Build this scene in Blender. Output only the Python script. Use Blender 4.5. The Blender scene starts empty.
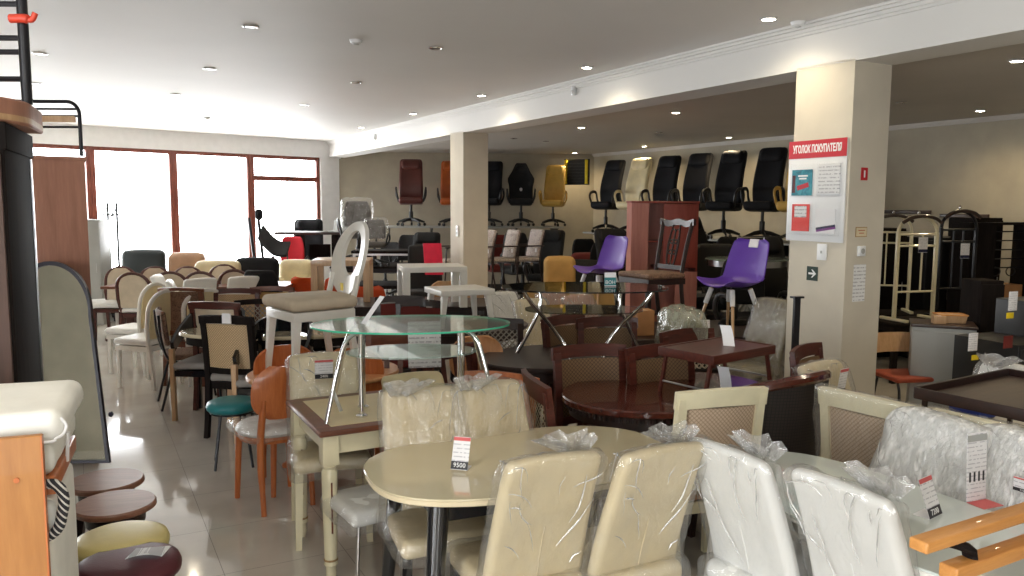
import bpy, bmesh, math, random
from mathutils import Vector, Matrix, noise as mnoise
random.seed(7)
S = bpy.context.scene
COL = S.collection
R = math.radians
PI = math.pi

# ------------------------------------------------------------------ camera
F, YH, ROLL, CH = 800.0, 205.0, 0.0057, 1.8
_p = math.atan((288 - YH) / F)
_c, _s = math.cos(_p), math.sin(_p)
_R0, _U0, FW = Vector((1, 0, 0)), Vector((0, _s, _c)), Vector((0, _c, -_s))
CR = math.cos(ROLL) * _R0 + math.sin(ROLL) * _U0
CU = -math.sin(ROLL) * _R0 + math.cos(ROLL) * _U0
CAM = Vector((0, 0, CH))
cd = bpy.data.cameras.new('camera')
cam = bpy.data.objects.new('camera', cd)
COL.objects.link(cam)
cd.sensor_width = 36
cd.lens = 36 * F / 1024
cd.clip_start = 0.05
Mx = Matrix.Identity(4)
for i in range(3):
    Mx[i][0], Mx[i][1], Mx[i][2], Mx[i][3] = CR[i], CU[i], -FW[i], CAM[i]
cam.matrix_world = Mx
S.camera = cam

def ray(x, y):
    return CR * ((x - 512) / F) - CU * ((y - 288) / F) + FW
def GZ(x, y, z):
    d = ray(x, y)
    return CAM + d * ((z - CH) / d.z)
def GY(x, y, Y):
    d = ray(x, y)
    return CAM + d * (Y / d.y)
ALPHA = 28.25
A = R(ALPHA)
SA, CA = math.sin(A), math.cos(A)
def UV(u, v, z=0.0):
    return Vector((-SA * u + CA * v, CA * u + SA * v, z))
def GV(x, y, v):
    d = ray(x, y)
    return CAM + d * (v / (CA * d.x + SA * d.y))
def toU(p): return -SA * p.x + CA * p.y
def toV(p): return CA * p.x + SA * p.y
TOCAM, AWAY, RIGHT, LEFT = ALPHA, ALPHA + 180, ALPHA + 90, ALPHA - 90

# ------------------------------------------------------------------ materials
class NT:
    def __init__(s, name):
        s.m = bpy.data.materials.new(name)
        s.m.use_nodes = True
        s.t = s.m.node_tree
        s.t.nodes.clear()
        s.out = s.n('ShaderNodeOutputMaterial')
    def n(s, typ, **kw):
        nd = s.t.nodes.new(typ)
        for k, v in kw.items():
            if k.startswith('i_'):
                nd.inputs[k[2:].replace('_', ' ')].default_value = v
            else:
                setattr(nd, k, v)
        return nd
    def l(s, a, ao, b, bi):
        s.t.links.new(a.outputs[ao], b.inputs[bi])
    def math(s, op, a, b=None, c=None):
        nd = s.n('ShaderNodeMath', operation=op)
        for i, v in enumerate((a, b, c)):
            if v is None: continue
            if isinstance(v, (int, float)): nd.inputs[i].default_value = v
            else: s.l(v[0], v[1], nd, i)
        return (nd, 0)
    def ramp(s, src, stops):
        nd = s.n('ShaderNodeValToRGB')
        cr = nd.color_ramp
        while len(cr.elements) < len(stops): cr.elements.new(0.5)
        for e, (p, c) in zip(cr.elements, stops):
            e.position = p
            e.color = c if len(c) == 4 else (*c, 1)
        s.l(src[0], src[1], nd, 0)
        return (nd, 0)
    def coord(s, which='Object', scale=(1, 1, 1), rot=(0, 0, 0), loc=(0, 0, 0)):
        tc = s.n('ShaderNodeTexCoord')
        mp = s.n('ShaderNodeMapping')
        mp.inputs['Scale'].default_value = scale
        mp.inputs['Rotation'].default_value = rot
        mp.inputs['Location'].default_value = loc
        s.l(tc, which, mp, 'Vector')
        return (mp, 0)
    def noise(s, vec, scale, detail=3, rough=.5, dist=0):
        nd = s.n('ShaderNodeTexNoise')
        nd.inputs['Scale'].default_value = scale
        nd.inputs['Detail'].default_value = detail
        nd.inputs['Roughness'].default_value = rough
        nd.inputs['Distortion'].default_value = dist
        s.l(vec[0], vec[1], nd, 'Vector')
        return (nd, 0)
    def bump(s, h, strength=.2, dist=.01):
        nd = s.n('ShaderNodeBump')
        nd.inputs['Strength'].default_value = strength
        nd.inputs['Distance'].default_value = dist
        s.l(h[0], h[1], nd, 'Height')
        return (nd, 0)
    def mix(s, fac, a, b):
        nd = s.n('ShaderNodeMix', data_type='RGBA')
        for v, i in ((fac, 0), (a, 6), (b, 7)):
            if isinstance(v, (int, float)): nd.inputs[i].default_value = v
            elif isinstance(v[0], (int, float)): nd.inputs[i].default_value = v if len(v) == 4 else (*v, 1)
            else: s.l(v[0], v[1], nd, i)
        return (nd, 2)
    def pbr(s, col, rough=.5, metal=0, nrm=None, coat=0, spec=.5, alpha=1):
        b = s.n('ShaderNodeBsdfPrincipled')
        if isinstance(col[0], (int, float)): b.inputs['Base Color'].default_value = (*col[:3], 1)
        else: s.l(col[0], col[1], b, 'Base Color')
        if isinstance(rough, (int, float)): b.inputs['Roughness'].default_value = rough
        else: s.l(rough[0], rough[1], b, 'Roughness')
        b.inputs['Metallic'].default_value = metal
        b.inputs['Coat Weight'].default_value = coat
        b.inputs['Coat Roughness'].default_value = .03
        b.inputs['Specular IOR Level'].default_value = spec
        if nrm: s.l(nrm[0], nrm[1], b, 'Normal')
        return (b, 0)
    def done(s, sh):
        s.l(sh[0], sh[1], s.out, 'Surface')
        return s.m

def srgb(r, g, b):
    f = lambda c: (c / 255) / 12.92 if c <= 10 else ((c / 255 + .055) / 1.055) ** 2.4
    return (f(r), f(g), f(b))

def plain(name, col, rough=.5, metal=0, var=.06, scale=8, bump=0, bscale=60, coat=0, spec=.5):
    t = NT(name)
    v = t.coord()
    n = t.noise(v, scale, 4)
    c2 = tuple(max(0, x * (1 - var * 2)) for x in col)
    c3 = tuple(min(1, x * (1 + var)) for x in col)
    c = t.ramp(n, [(.3, c2), (.7, c3)])
    nb = t.bump(t.noise(v, bscale, 3), bump, .004) if bump else None
    return t.done(t.pbr(c, rough, metal, nb, coat, spec))

def wood(name, c1, c2, rough=.4, axis='X', scale=6, coat=.2, spec=.5):
    t = NT(name)
    sc = {'X': (.6, 6, 6), 'Y': (6, .6, 6), 'Z': (6, 6, .6)}[axis]
    v = t.coord(scale=sc)
    n = t.noise(v, scale, 5, .6, .6)
    n2 = t.noise(v, scale * 4, 3, .7, .2)
    f = t.math('ADD', t.math('MULTIPLY', n, .7), t.math('MULTIPLY', n2, .3))
    c = t.ramp(f, [(.33, c1), (.68, c2)])
    return t.done(t.pbr(c, rough, 0, t.bump(n2, .06, .002), coat, spec))

def weave(name, c1, c2, k=160, rough=.6, lo=.2, diag=True, alpha=False):
    """woven / lattice panel in the local XZ plane"""
    t = NT(name)
    v = t.coord()
    sp = t.n('ShaderNodeSeparateXYZ')
    t.l(v[0], v[1], sp, 0)
    if diag:
        a = t.math('ADD', (sp, 0), (sp, 2)); b = t.math('SUBTRACT', (sp, 0), (sp, 2))
    else:
        a, b = (sp, 0), (sp, 2)
    sa = t.math('ABSOLUTE', t.math('SINE', t.math('MULTIPLY', a, k)))
    sb = t.math('ABSOLUTE', t.math('SINE', t.math('MULTIPLY', b, k)))
    mn = t.math('MINIMUM', sa, sb)
    c = t.ramp(mn, [(lo, c1), (lo + .12, c2)])
    sh = t.pbr(c, rough, 0, t.bump(mn, -.25, .003))
    if alpha:
        tr = t.n('ShaderNodeBsdfTransparent')
        mx = t.n('ShaderNodeMixShader')
        g = t.math('GREATER_THAN', mn, lo + .1)
        t.l(g[0], g[1], mx, 0); t.l(sh[0], sh[1], mx, 1); t.l(tr, 0, mx, 2)
        sh = (mx, 0)
    return t.done(sh)

def glassy(name, tint=(.9, .97, .94), gl=.1, haze=0, hcol=(.8, .9, .86)):
    t = NT(name)
    tr = t.n('ShaderNodeBsdfTransparent'); tr.inputs[0].default_value = (*tint, 1)
    g = t.n('ShaderNodeBsdfGlossy'); g.inputs['Roughness'].default_value = .03
    fr = t.n('ShaderNodeLayerWeight'); fr.inputs[0].default_value = .5
    f = t.math('ADD', t.math('MULTIPLY', t.math('POWER', (fr, 1), 5), .9), .03 + gl * .3)
    base = (tr, 0)
    if haze:
        d = t.n('ShaderNodeBsdfDiffuse'); d.inputs[0].default_value = (*hcol, 1)
        m0 = t.n('ShaderNodeMixShader'); m0.inputs[0].default_value = haze
        t.l(tr, 0, m0, 1); t.l(d, 0, m0, 2); base = (m0, 0)
    mx = t.n('ShaderNodeMixShader')
    t.l(f[0], f[1], mx, 0); t.l(base[0], base[1], mx, 1); t.l(g, 0, mx, 2)
    return t.done((mx, 0))

def film(name, body=.05, gl=.12, scale=7, col=(.9, .91, .91), bstr=.8):
    """thin clear polythene: see-through, a little milky in folds, with sharp glints"""
    t = NT(name)
    v = t.coord(scale=(1.6, 1.6, .5), rot=(.25, .6, .4))
    n = t.noise(v, scale, 5, .55, .5)
    n2 = t.noise(v, scale * 3.5, 3, .5, .3)
    h = t.math('ADD', n, t.math('MULTIPLY', n2, .35))
    nb = t.bump(h, bstr, .03)
    milky = t.ramp(t.noise(v, scale * .8, 3), [(.48, (0, 0, 0)), (.72, (1, 1, 1))])
    f = t.math('ADD', t.math('MULTIPLY', milky, body * 1.6), body)
    tr = t.n('ShaderNodeBsdfTransparent'); tr.inputs[0].default_value = (.985, .985, .985, 1)
    d = t.n('ShaderNodeBsdfDiffuse'); d.inputs[0].default_value = (*col, 1)
    t.l(nb[0], nb[1], d, 'Normal')
    g = t.n('ShaderNodeBsdfGlossy'); g.inputs['Roughness'].default_value = .1
    t.l(nb[0], nb[1], g, 'Normal')
    lw = t.n('ShaderNodeLayerWeight'); lw.inputs[0].default_value = .5
    m1 = t.n('ShaderNodeMixShader'); m2 = t.n('ShaderNodeMixShader')
    t.l(f[0], f[1], m1, 0); t.l(tr, 0, m1, 1); t.l(d, 0, m1, 2)
    gf = t.math('ADD', t.math('MULTIPLY', t.math('POWER', (lw, 1), 4), .4), gl)
    t.l(gf[0], gf[1], m2, 0); t.l(m1, 0, m2, 1); t.l(g, 0, m2, 2)
    return t.done((m2, 0))

def emit(name, col, st):
    t = NT(name)
    e = t.n('ShaderNodeEmission'); e.inputs[0].default_value = (*col, 1); e.inputs[1].default_value = st
    return t.done((e, 0))

def blotch(name, c1, c2, c3, scale=30, rough=.75):
    t = NT(name)
    v = t.coord()
    n = t.noise(v, scale, 4, .6, 1.5)
    c = t.ramp(n, [(.38, c1), (.5, c2), (.62, c3)])
    return t.done(t.pbr(c, rough, 0, t.bump(t.noise(v, 200, 2), .2, .002)))

def lines_mat(name, bg, fg, k=240, fr=.45):
    """a printed sheet: rows of grey text-like dashes across local XZ"""
    t = NT(name)
    v = t.coord()
    sp = t.n('ShaderNodeSeparateXYZ'); t.l(v[0], v[1], sp, 0)
    row = t.math('GREATER_THAN', t.math('SINE', t.math('MULTIPLY', (sp, 2), k)), fr)
    v2 = t.coord(scale=(70, 1, k / 6.283))
    n = t.noise(v2, 1.0, 2)
    w = t.math('GREATER_THAN', n, .46)
    c = t.mix(t.math('MULTIPLY', row, w), bg, fg)
    return t.done(t.pbr(c, .6))

M = {}
M['wall'] = plain('wallpaper', srgb(170, 162, 145), .85, var=.05, scale=3, bump=.15, bscale=90)
M['pillar'] = plain('pillar_plaster', srgb(206, 199, 184), .85, var=.04, scale=3, bump=.15, bscale=90)  # same wallpaper as the walls, lightened to paint in the light on the pillars
M['wall_white'] = plain('white_paint', (.84, .84, .83), .7, var=.02, bump=.03)
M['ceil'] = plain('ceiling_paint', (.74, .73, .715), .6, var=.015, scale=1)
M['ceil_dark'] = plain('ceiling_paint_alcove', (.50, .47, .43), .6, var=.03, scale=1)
M['beam'] = plain('beam_paint', (.70, .695, .68), .55, var=.015, scale=1)
M['winframe'] = wood('window_frame_wood', srgb(96, 44, 32), srgb(140, 74, 56), .45, 'Z')
M['pane'] = glassy('window_glass', (1, 1, 1), .02)
M['chrome'] = plain('chrome', (.82, .82, .84), .08, 1, var=.02)
M['steel'] = plain('steel', (.55, .56, .58), .3, 1, var=.05)
M['silver'] = plain('silver_paint', (.55, .56, .56), .35, .4)
M['black_metal'] = plain('black_metal', (.014, .014, .018), .35, .2)
M['black_plastic'] = plain('black_plastic', (.012, .012, .013), .4)
M['black_gloss'] = plain('black_gloss', (.01, .01, .012), .12, coat=.6)
M['black_leather'] = plain('black_leather', (.011, .011, .013), .7, spec=.18, bump=.25, bscale=120)
M['black_fabric'] = plain('black_fabric', (.012, .012, .013), .9, bump=.3, bscale=300)
M['burgundy_leather'] = plain('burgundy_leather', srgb(92, 44, 38), .4, bump=.25, bscale=120)
M['orange_leather'] = plain('orange_leather', srgb(186, 92, 36), .4, bump=.25, bscale=120)
M['yellow_leather'] = plain('yellow_leather', srgb(206, 168, 84), .45, bump=.25, bscale=120)
M['cream_leather'] = plain('cream_leather', srgb(226, 210, 168), .4, bump=.2, bscale=120)
M['white_leather'] = plain('white_leather', (.88, .89, .87), .38, var=.03, bump=.15, bscale=100)
M['beige_leather'] = plain('beige_leather', srgb(214, 198, 160), .42, var=.05, bump=.2, bscale=110)
M['beige_fabric'] = plain('beige_fabric', srgb(208, 194, 172), .85, bump=.3, bscale=250)
M['grey_fabric'] = plain('grey_fabric', srgb(150, 144, 138), .85, bump=.3, bscale=250)
M['charcoal'] = plain('charcoal_fabric', srgb(92, 88, 86), .8, bump=.3, bscale=250)
M['mustard'] = plain('mustard_fabric', srgb(176, 140, 84), .8, bump=.3, bscale=250)
M['tan_leather'] = plain('tan_leather', srgb(176, 138, 108), .5, bump=.2, bscale=110)
M['darkred'] = plain('dark_red_fabric', srgb(110, 36, 30), .8, bump=.2, bscale=200)
M['red'] = plain('red_fabric', srgb(200, 30, 48), .7, bump=.2, bscale=200)
M['pink_red'] = plain('pinkish_red_fabric', srgb(236, 34, 76), .6, bump=.2, bscale=200)
M['orange_plastic'] = plain('orange_plastic', srgb(214, 78, 30), .35)
M['teal'] = plain('teal_vinyl', srgb(26, 120, 126), .35, bump=.1, bscale=100)
M['yellow_vinyl'] = plain('yellow_vinyl', srgb(222, 206, 140), .4, bump=.1, bscale=100)
M['burgundy_vinyl'] = plain('burgundy_vinyl', srgb(84, 30, 40), .45, bump=.15, bscale=100)
M['purple'] = plain('purple_plastic', srgb(98, 62, 168), .38, var=.03)
M['white_frame'] = plain('white_lacquer', (.80, .79, .74), .35, var=.03, coat=.2)
M['cream_frame'] = plain('cream_lacquer', srgb(230, 222, 190), .38, var=.04, coat=.2)
M['cream_glass'] = plain('cream_glass_top', srgb(212, 200, 168), .12, var=.02, scale=2, coat=1)
M['cream_edge'] = plain('cream_edge', srgb(218, 204, 172), .4)
M['white_glass'] = plain('white_glass_top', (.62, .68, .65), .07, var=.03, scale=2, coat=.8)
M['beige_top'] = plain('beige_table_tile', srgb(226, 208, 168), .4, var=.03)
M['brown_wood'] = wood('brown_wood', srgb(84, 44, 28), srgb(128, 74, 48), .35)
M['redbrown'] = wood('red_brown_wood', srgb(58, 24, 17), srgb(92, 40, 28), .42, coat=.05)
M['dark_wood'] = wood('dark_wood', srgb(26, 14, 11), srgb(48, 26, 20), .4, coat=.08)
M['mahogany'] = wood('mahogany', srgb(54, 22, 16), srgb(96, 42, 28), .18, coat=.6)
M['wenge'] = wood('wenge', srgb(20, 16, 15), srgb(36, 30, 28), .8, 'Z', coat=0, spec=.12)
M['wenge_h'] = wood('wenge_board', srgb(46, 34, 30), srgb(72, 54, 46), .4, 'X')
M['door_brown'] = wood('dark_brown_door', srgb(60, 44, 38), srgb(84, 62, 54), .6, 'Z', 3, coat=0)
M['tray_top'] = wood('tray_top_wood', srgb(64, 30, 22), srgb(96, 48, 34), .4, coat=.05)
M['orange_wood'] = wood('orange_wood', srgb(176, 92, 46), srgb(206, 124, 70), .35, 'Z')
M['orange_pale'] = wood('pale_orange_wood', srgb(206, 140, 88), srgb(228, 172, 122), .35, 'Z')
M['pine'] = wood('honey_pine', srgb(186, 124, 62), srgb(214, 154, 86), .4, 'X')
M['panel_orange'] = wood('orange_wood_panel', srgb(160, 104, 50), srgb(182, 126, 66), .5, 'Z', 3, coat=.05)
M['beech'] = wood('beech', srgb(190, 150, 110), srgb(214, 178, 138), .4, 'Z')
M['cab_brown'] = wood('brown_cabinet_wood', srgb(158, 110, 90), srgb(188, 136, 114), .55, 'Z', 2, coat=0)
M['shelf_red'] = wood('cherry_board', srgb(124, 44, 30), srgb(152, 62, 44), .5, 'Z', 3)
M['shelf_pink'] = wood('pale_cherry_board', srgb(172, 106, 94), srgb(194, 128, 114), .4, 'Z', 3)
M['stool_wood'] = wood('stool_wood', srgb(120, 80, 62), srgb(158, 112, 90), .35, 'X')
M['cane'] = weave('cane_webbing', srgb(120, 94, 66), srgb(206, 178, 138), 150)
M['cane_pink'] = weave('rose_cane_webbing', srgb(146, 122, 102), srgb(206, 184, 160), 150)
M['cane_dark'] = weave('dark_cane_webbing', srgb(58, 38, 28), srgb(124, 96, 66), 130)
M['lattice'] = weave('open_lattice', srgb(212, 198, 172), (0, 0, 0), 75, lo=.22, alpha=True)
M['lattice_grey'] = weave('grey_open_lattice', srgb(150, 142, 130), (0, 0, 0), 75, lo=.22, alpha=True)
M['brown_pattern'] = blotch('brown_damask', srgb(86, 62, 50), srgb(136, 106, 84), srgb(98, 72, 58), 22)
M['floral'] = blotch('grey_floral_cloth', srgb(120, 108, 106), srgb(206, 196, 186), srgb(150, 122, 118), 40)
M['rattan'] = weave('dark_rattan', (.006, .005, .005), srgb(44, 36, 32), 220, diag=False)
M['film'] = film('clear_film', .045, .14, 8, bstr=.9)
M['film_white'] = film('white_bubble_film', .42, .16, 20, (.97, .98, .98), .8)
M['film_loose'] = film('loose_film', .09, .2, 10, bstr=1.0)
M['glass'] = glassy('clear_glass', (.84, .92, .89), .1)
M['glass_frost'] = glassy('frosted_glass', (.80, .92, .87), .1, .18)
M['glass_edge'] = plain('green_glass_edge', srgb(70, 178, 144), .1, coat=.5)
M['glass_dark'] = glassy('smoked_glass', (.62, .65, .60), .2)
M['mirror'] = plain('mirror_glass', (.6, .63, .62), .02, 1, var=0)
M['navy_frame'] = plain('dark_blue_frame', srgb(28, 26, 44), .3)
M['paper'] = plain('white_paper', (.82, .82, .84), .6, var=.02)
M['paper_print'] = lines_mat('printed_sheet', (.78, .79, .80), (.45, .45, .48))
M['tag_print'] = lines_mat('price_tag_print', (.80, .80, .82), (.5, .5, .54), 420, .7)
M['tag_red'] = plain('tag_red_print', srgb(206, 92, 92), .5)
M['tag_black'] = plain('tag_black_print', (.02, .02, .025), .5)
M['tag_yellow'] = plain('tag_yellow', srgb(236, 206, 30), .5)
M['sign_red'] = plain('sign_red', srgb(190, 28, 44), .4, var=.02)
M['board_white'] = plain('board_white', (.80, .82, .84), .35, var=.01)
M['pocket'] = glassy('clear_pocket', (.995, .995, .995), -.1)
M['book_teal'] = blotch('teal_cover', srgb(20, 110, 130), srgb(40, 140, 160), srgb(70, 160, 176), 14, .4)
M['book_red'] = plain('red_cover', srgb(222, 50, 40), .4)
M['purple_ink'] = plain('purple_ink', srgb(120, 60, 130), .4)
M['navy_ink'] = plain('navy_ink', srgb(30, 34, 70), .4)
M['sign_green'] = plain('sign_green', srgb(24, 50, 40), .5)
M['white_ink'] = plain('white_ink', (.85, .86, .86), .5, var=0)
M['gold'] = plain('gold_print', srgb(170, 140, 96), .5)
M['card'] = plain('cardboard', srgb(178, 128, 84), .8)
M['grey_panel'] = plain('grey_melamine', srgb(166, 168, 166), .45, var=.02)
M['blue'] = plain('blue_plastic', srgb(20, 50, 140), .4)
M['cushion'] = plain('white_ticking', (.88, .88, .83), .8, var=.03, bump=.25, bscale=40)
t = NT('striped_cord_cloth')
v_ = t.coord(rot=(0, R(38), 0)); sp_ = t.n('ShaderNodeSeparateXYZ'); t.l(v_[0], v_[1], sp_, 0)
M['stripe'] = t.done(t.pbr(t.ramp(t.math('SINE', t.math('MULTIPLY', (sp_, 0), 520)), [(.45, (.02, .02, .025)), (.6, (.6, .58, .54))]), .8))
M['red_hook'] = plain('red_plastic', srgb(214, 70, 48), .4)
M['olive'] = plain('olive_fabric', srgb(126, 116, 84), .7, bump=.2, bscale=200)
M['pinkbrown'] = plain('rose_brown_fabric', srgb(170, 122, 100), .7)
M['crease'] = film('film_crease', .42, .35, 30, (.95, .96, .96), .3)
M['green_glass_wrap'] = film('greenish_film', .22, .2, 9, (.62, .66, .52))
M['led'] = emit('lamp_glow', (1, .9, .72), 90)
M['lamp_off'] = plain('lamp_inside', (.25, .25, .25), .2, .6)
M['darkgreen'] = plain('dark_green_leather', srgb(36, 44, 44), .4, bump=.2, bscale=110)
M['rust'] = plain('rust_seat', srgb(178, 84, 60), .5)
WORLD, SPOT, ASPOT, EXPO, FSPOT = 16.0, 45, 75, -0.15, 55
# ------------------------------------------------------------------ mesh builder
def Tm(loc=(0, 0, 0), rz=0, rx=0, ry=0):
    return (Matrix.Translation(loc) @ Matrix.Rotation(R(rz), 4, 'Z') @ Matrix.Rotation(R(ry), 4, 'Y')
            @ Matrix.Rotation(R(rx), 4, 'X'))

class MB:
    def __init__(s):
        s.v, s.f, s.fm, s.cur = [], [], [], 0
    def add(s, vs, fs, M4=None):
        o = len(s.v)
        for p in vs:
            p = Vector(p)
            s.v.append(M4 @ p if M4 is not None else p)
        s.f += [tuple(i + o for i in f) for f in fs]
        s.fm += [s.cur] * len(fs)
        return s
    def box(s, c, d, r=0.0, M4=None, f=None):
        """box centred at c of size d; r rounds the edges"""
        if r > 0:
            return s.rb(c, d, r, (1, 1, 1), 2, f, M4)
        x, y, z = d[0] / 2, d[1] / 2, d[2] / 2
        vs = [Vector((c[0] + i * x, c[1] + j * y, c[2] + k * z)) for i in (-1, 1) for j in (-1, 1) for k in (-1, 1)]
        if f: vs = [Vector(f(*p)) for p in vs]
        return s.add(vs, [(0, 1, 3, 2), (4, 6, 7, 5), (0, 4, 5, 1), (2, 3, 7, 6), (0, 2, 6, 4), (1, 5, 7, 3)], M4)
    def rb(s, c, d, r, div=(4, 4, 4), k=3, f=None, M4=None):
        h = [q / 2 for q in d]
        r = min(r, min(h) * .999)
        ax = []
        for i in range(3):
            L = []
            for q in range(k): L.append(-h[i] + r * (1 - math.cos(PI / 2 * q / k) if False else q / k))
            n = div[i]
            for q in range(n + 1): L.append(-h[i] + r + (2 * h[i] - 2 * r) * q / n)
            for q in range(1, k + 1): L.append(h[i] - r + r * q / k)
            ax.append(L)
        idx, vs, fs = {}, [], []
        def vid(p):
            key = (round(p[0], 6), round(p[1], 6), round(p[2], 6))
            if key not in idx:
                idx[key] = len(vs)
                q = Vector(p)
                inn = Vector([max(-(h[i] - r), min(h[i] - r, q[i])) for i in range(3)])
                dv = q - inn
                if dv.length > 1e-9: q = inn + dv.normalized() * r
                q = q + Vector(c)
                vs.append(Vector(f(q.x, q.y, q.z)) if f else q)
            return idx[key]
        for a in range(3):
            b, e = (a + 1) % 3, (a + 2) % 3
            for sgn in (-1, 1):
                for i in range(len(ax[b]) - 1):
                    for j in range(len(ax[e]) - 1):
                        q = []
                        for (bi, ei) in ((i, j), (i + 1, j), (i + 1, j + 1), (i, j + 1)):
                            p = [0, 0, 0]; p[a] = sgn * h[a]; p[b] = ax[b][bi]; p[e] = ax[e][ei]
                            q.append(vid(p))
                        if sgn < 0: q.reverse()
                        if len(set(q)) >= 3: fs.append(tuple(dict.fromkeys(q)))
        return s.add(vs, fs, M4)
    def tube(s, pts, r, n=8, closed=False, M4=None, flat=None):
        P = [Vector(p) for p in pts]
        m = len(P)
        rr = r if isinstance(r, (list, tuple)) else [r] * m
        vs, fs = [], []
        up = None
        for i in range(m):
            a = P[i - 1] if (i > 0 or closed) else P[i]
            b = P[(i + 1) % m] if (i < m - 1 or closed) else P[i]
            t = (b - a)
            t = t.normalized() if t.length > 1e-9 else Vector((0, 0, 1))
            if up is None:
                up = Vector((0, 0, 1)) if abs(t.z) < .9 else Vector((0, 1, 0))
            x = up - t * up.dot(t)
            if x.length < 1e-6: x = t.orthogonal()
            x.normalize(); up = x
            y = t.cross(x)
            fx, fy = flat if flat else (1, 1)
            for k in range(n):
                an = 2 * PI * k / n
                vs.append(P[i] + x * (math.cos(an) * rr[i] * fx) + y * (math.sin(an) * rr[i] * fy))
        for i in range(m if closed else m - 1):
            j = (i + 1) % m
            for k in range(n):
                l = (k + 1) % n
                fs.append((i * n + k, i * n + l, j * n + l, j * n + k))
        if not closed:
            fs.append(tuple(range(n - 1, -1, -1)))
            fs.append(tuple((m - 1) * n + k for k in range(n)))
        return s.add(vs, fs, M4)
    def leg(s, p0, p1, w0, w1, M4=None, d0=None, d1=None):
        """square tapered leg from p0 (top) to p1 (bottom)"""
        vs = []
        for p, w, d in ((p0, w0, d0 or w0), (p1, w1, d1 or w1)):
            for sx, sy in ((-1, -1), (1, -1), (1, 1), (-1, 1)):
                vs.append((p[0] + sx * w / 2, p[1] + sy * d / 2, p[2]))
        return s.add(vs, [(0, 1, 2, 3), (7, 6, 5, 4)] + [(i, i + 4, (i + 1) % 4 + 4, (i + 1) % 4) for i in range(4)], M4)
    def lathe(s, prof, n=24, c=(0, 0, 0), M4=None, sx=1, sy=1):
        vs, fs = [], []
        m = len(prof)
        for r, z in prof:
            for k in range(n):
                a = 2 * PI * k / n
                vs.append((c[0] + max(r, 1e-4) * math.cos(a) * sx, c[1] + max(r, 1e-4) * math.sin(a) * sy, c[2] + z))
        for i in range(m - 1):
            for k in range(n):
                l = (k + 1) % n
                fs.append((i * n + k, i * n + l, (i + 1) * n + l, (i + 1) * n + k))
        fs.append(tuple(range(n - 1, -1, -1)))
        fs.append(tuple((m - 1) * n + k for k in range(n)))
        return s.add(vs, fs, M4)
    def prism(s, poly, z0, z1, M4=None, bev=0):
        """poly: list of (x, y); extruded z0..z1, edges chamfered by bev"""
        n = len(poly)
        cx = sum(p[0] for p in poly) / n; cy = sum(p[1] for p in poly) / n
        def off(d):
            out = []
            for i in range(n):
                a, b, c = Vector(poly[i - 1]), Vector(poly[i]), Vector(poly[(i + 1) % n])
                e1 = (b - a); e2 = (c - b)
                n1 = Vector((e1.y, -e1.x)); n2 = Vector((e2.y, -e2.x))
                nn = (n1.normalized() + n2.normalized())
                if nn.length < 1e-6: nn = n1
                nn.normalize()
                out.append((b.x - nn.x * d, b.y - nn.y * d))
            return out
        rings = [(poly, z0), (poly, z1)] if not bev else [(off(bev), z0), (poly, z0 + bev), (poly, z1 - bev), (off(bev), z1)]
        vs = [(x, y, z) for pl, z in rings for x, y in pl]
        fs = [tuple(range(n - 1, -1, -1)), tuple((len(rings) - 1) * n + k for k in range(n))]
        for i in range(len(rings) - 1):
            for k in range(n):
                l = (k + 1) % n
                fs.append((i * n + k, i * n + l, (i + 1) * n + l, (i + 1) * n + k))
        return s.add(vs, fs, M4)
    def ring(s, outer, inner, z0, z1, M4=None):
        """flat ring between two closed outlines with the same number of points"""
        n = len(outer)
        vs = [(x, y, z) for pl, z in ((outer, z0), (inner, z0), (inner, z1), (outer, z1)) for x, y in pl]
        fs = []
        for a in range(4):
            b = (a + 1) % 4
            for k in range(n):
                l = (k + 1) % n
                fs.append((a * n + k, b * n + k, b * n + l, a * n + l))
        return s.add(vs, fs, M4)
    def sheet(s, fn, nu, nv, th, M4=None):
        """thick surface fn(u,v)->point, u,v in 0..1"""
        P = [[Vector(fn(i / nu, j / nv)) for j in range(nv + 1)] for i in range(nu + 1)]
        top, bot = [], []
        for i in range(nu + 1):
            for j in range(nv + 1):
                a = P[min(i + 1, nu)][j] - P[max(i - 1, 0)][j]
                b = P[i][min(j + 1, nv)] - P[i][max(j - 1, 0)]
                nn = a.cross(b)
                nn = nn.normalized() if nn.length > 1e-9 else Vector((0, 0, 1))
                top.append(P[i][j] + nn * th / 2); bot.append(P[i][j] - nn * th / 2)
        N = (nu + 1) * (nv + 1)
        I = lambda i, j: i * (nv + 1) + j
        fs = []
        for i in range(nu):
            for j in range(nv):
                fs.append((I(i, j), I(i + 1, j), I(i + 1, j + 1), I(i, j + 1)))
                fs.append((N + I(i, j), N + I(i, j + 1), N + I(i + 1, j + 1), N + I(i + 1, j)))
        for i in range(nu):
            fs.append((I(i, 0), N + I(i, 0), N + I(i + 1, 0), I(i + 1, 0)))
            fs.append((I(i, nv), I(i + 1, nv), N + I(i + 1, nv), N + I(i, nv)))
        for j in range(nv):
            fs.append((I(0, j), I(0, j + 1), N + I(0, j + 1), N + I(0, j)))
            fs.append((I(nu, j), N + I(nu, j), N + I(nu, j + 1), I(nu, j + 1)))
        return s.add(top + bot, fs, M4)
    def build(s, name, mat, parent=None, smooth=38):
        me = bpy.data.meshes.new(name)
        me.from_pydata([tuple(p) for p in s.v], [], s.f)
        if any(s.fm): me.polygons.foreach_set('material_index', s.fm)
        bm = bmesh.new(); bm.from_mesh(me)
        bmesh.ops.recalc_face_normals(bm, faces=bm.faces)
        bm.to_mesh(me); bm.free()
        if smooth:
            me.shade_smooth()
            me.set_sharp_from_angle(angle=R(smooth))
        for q in (mat if isinstance(mat, tuple) else (mat,)): me.materials.append(M[q])
        o = bpy.data.objects.new(name, me)
        COL.objects.link(o)
        if parent: o.parent = parent
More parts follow.
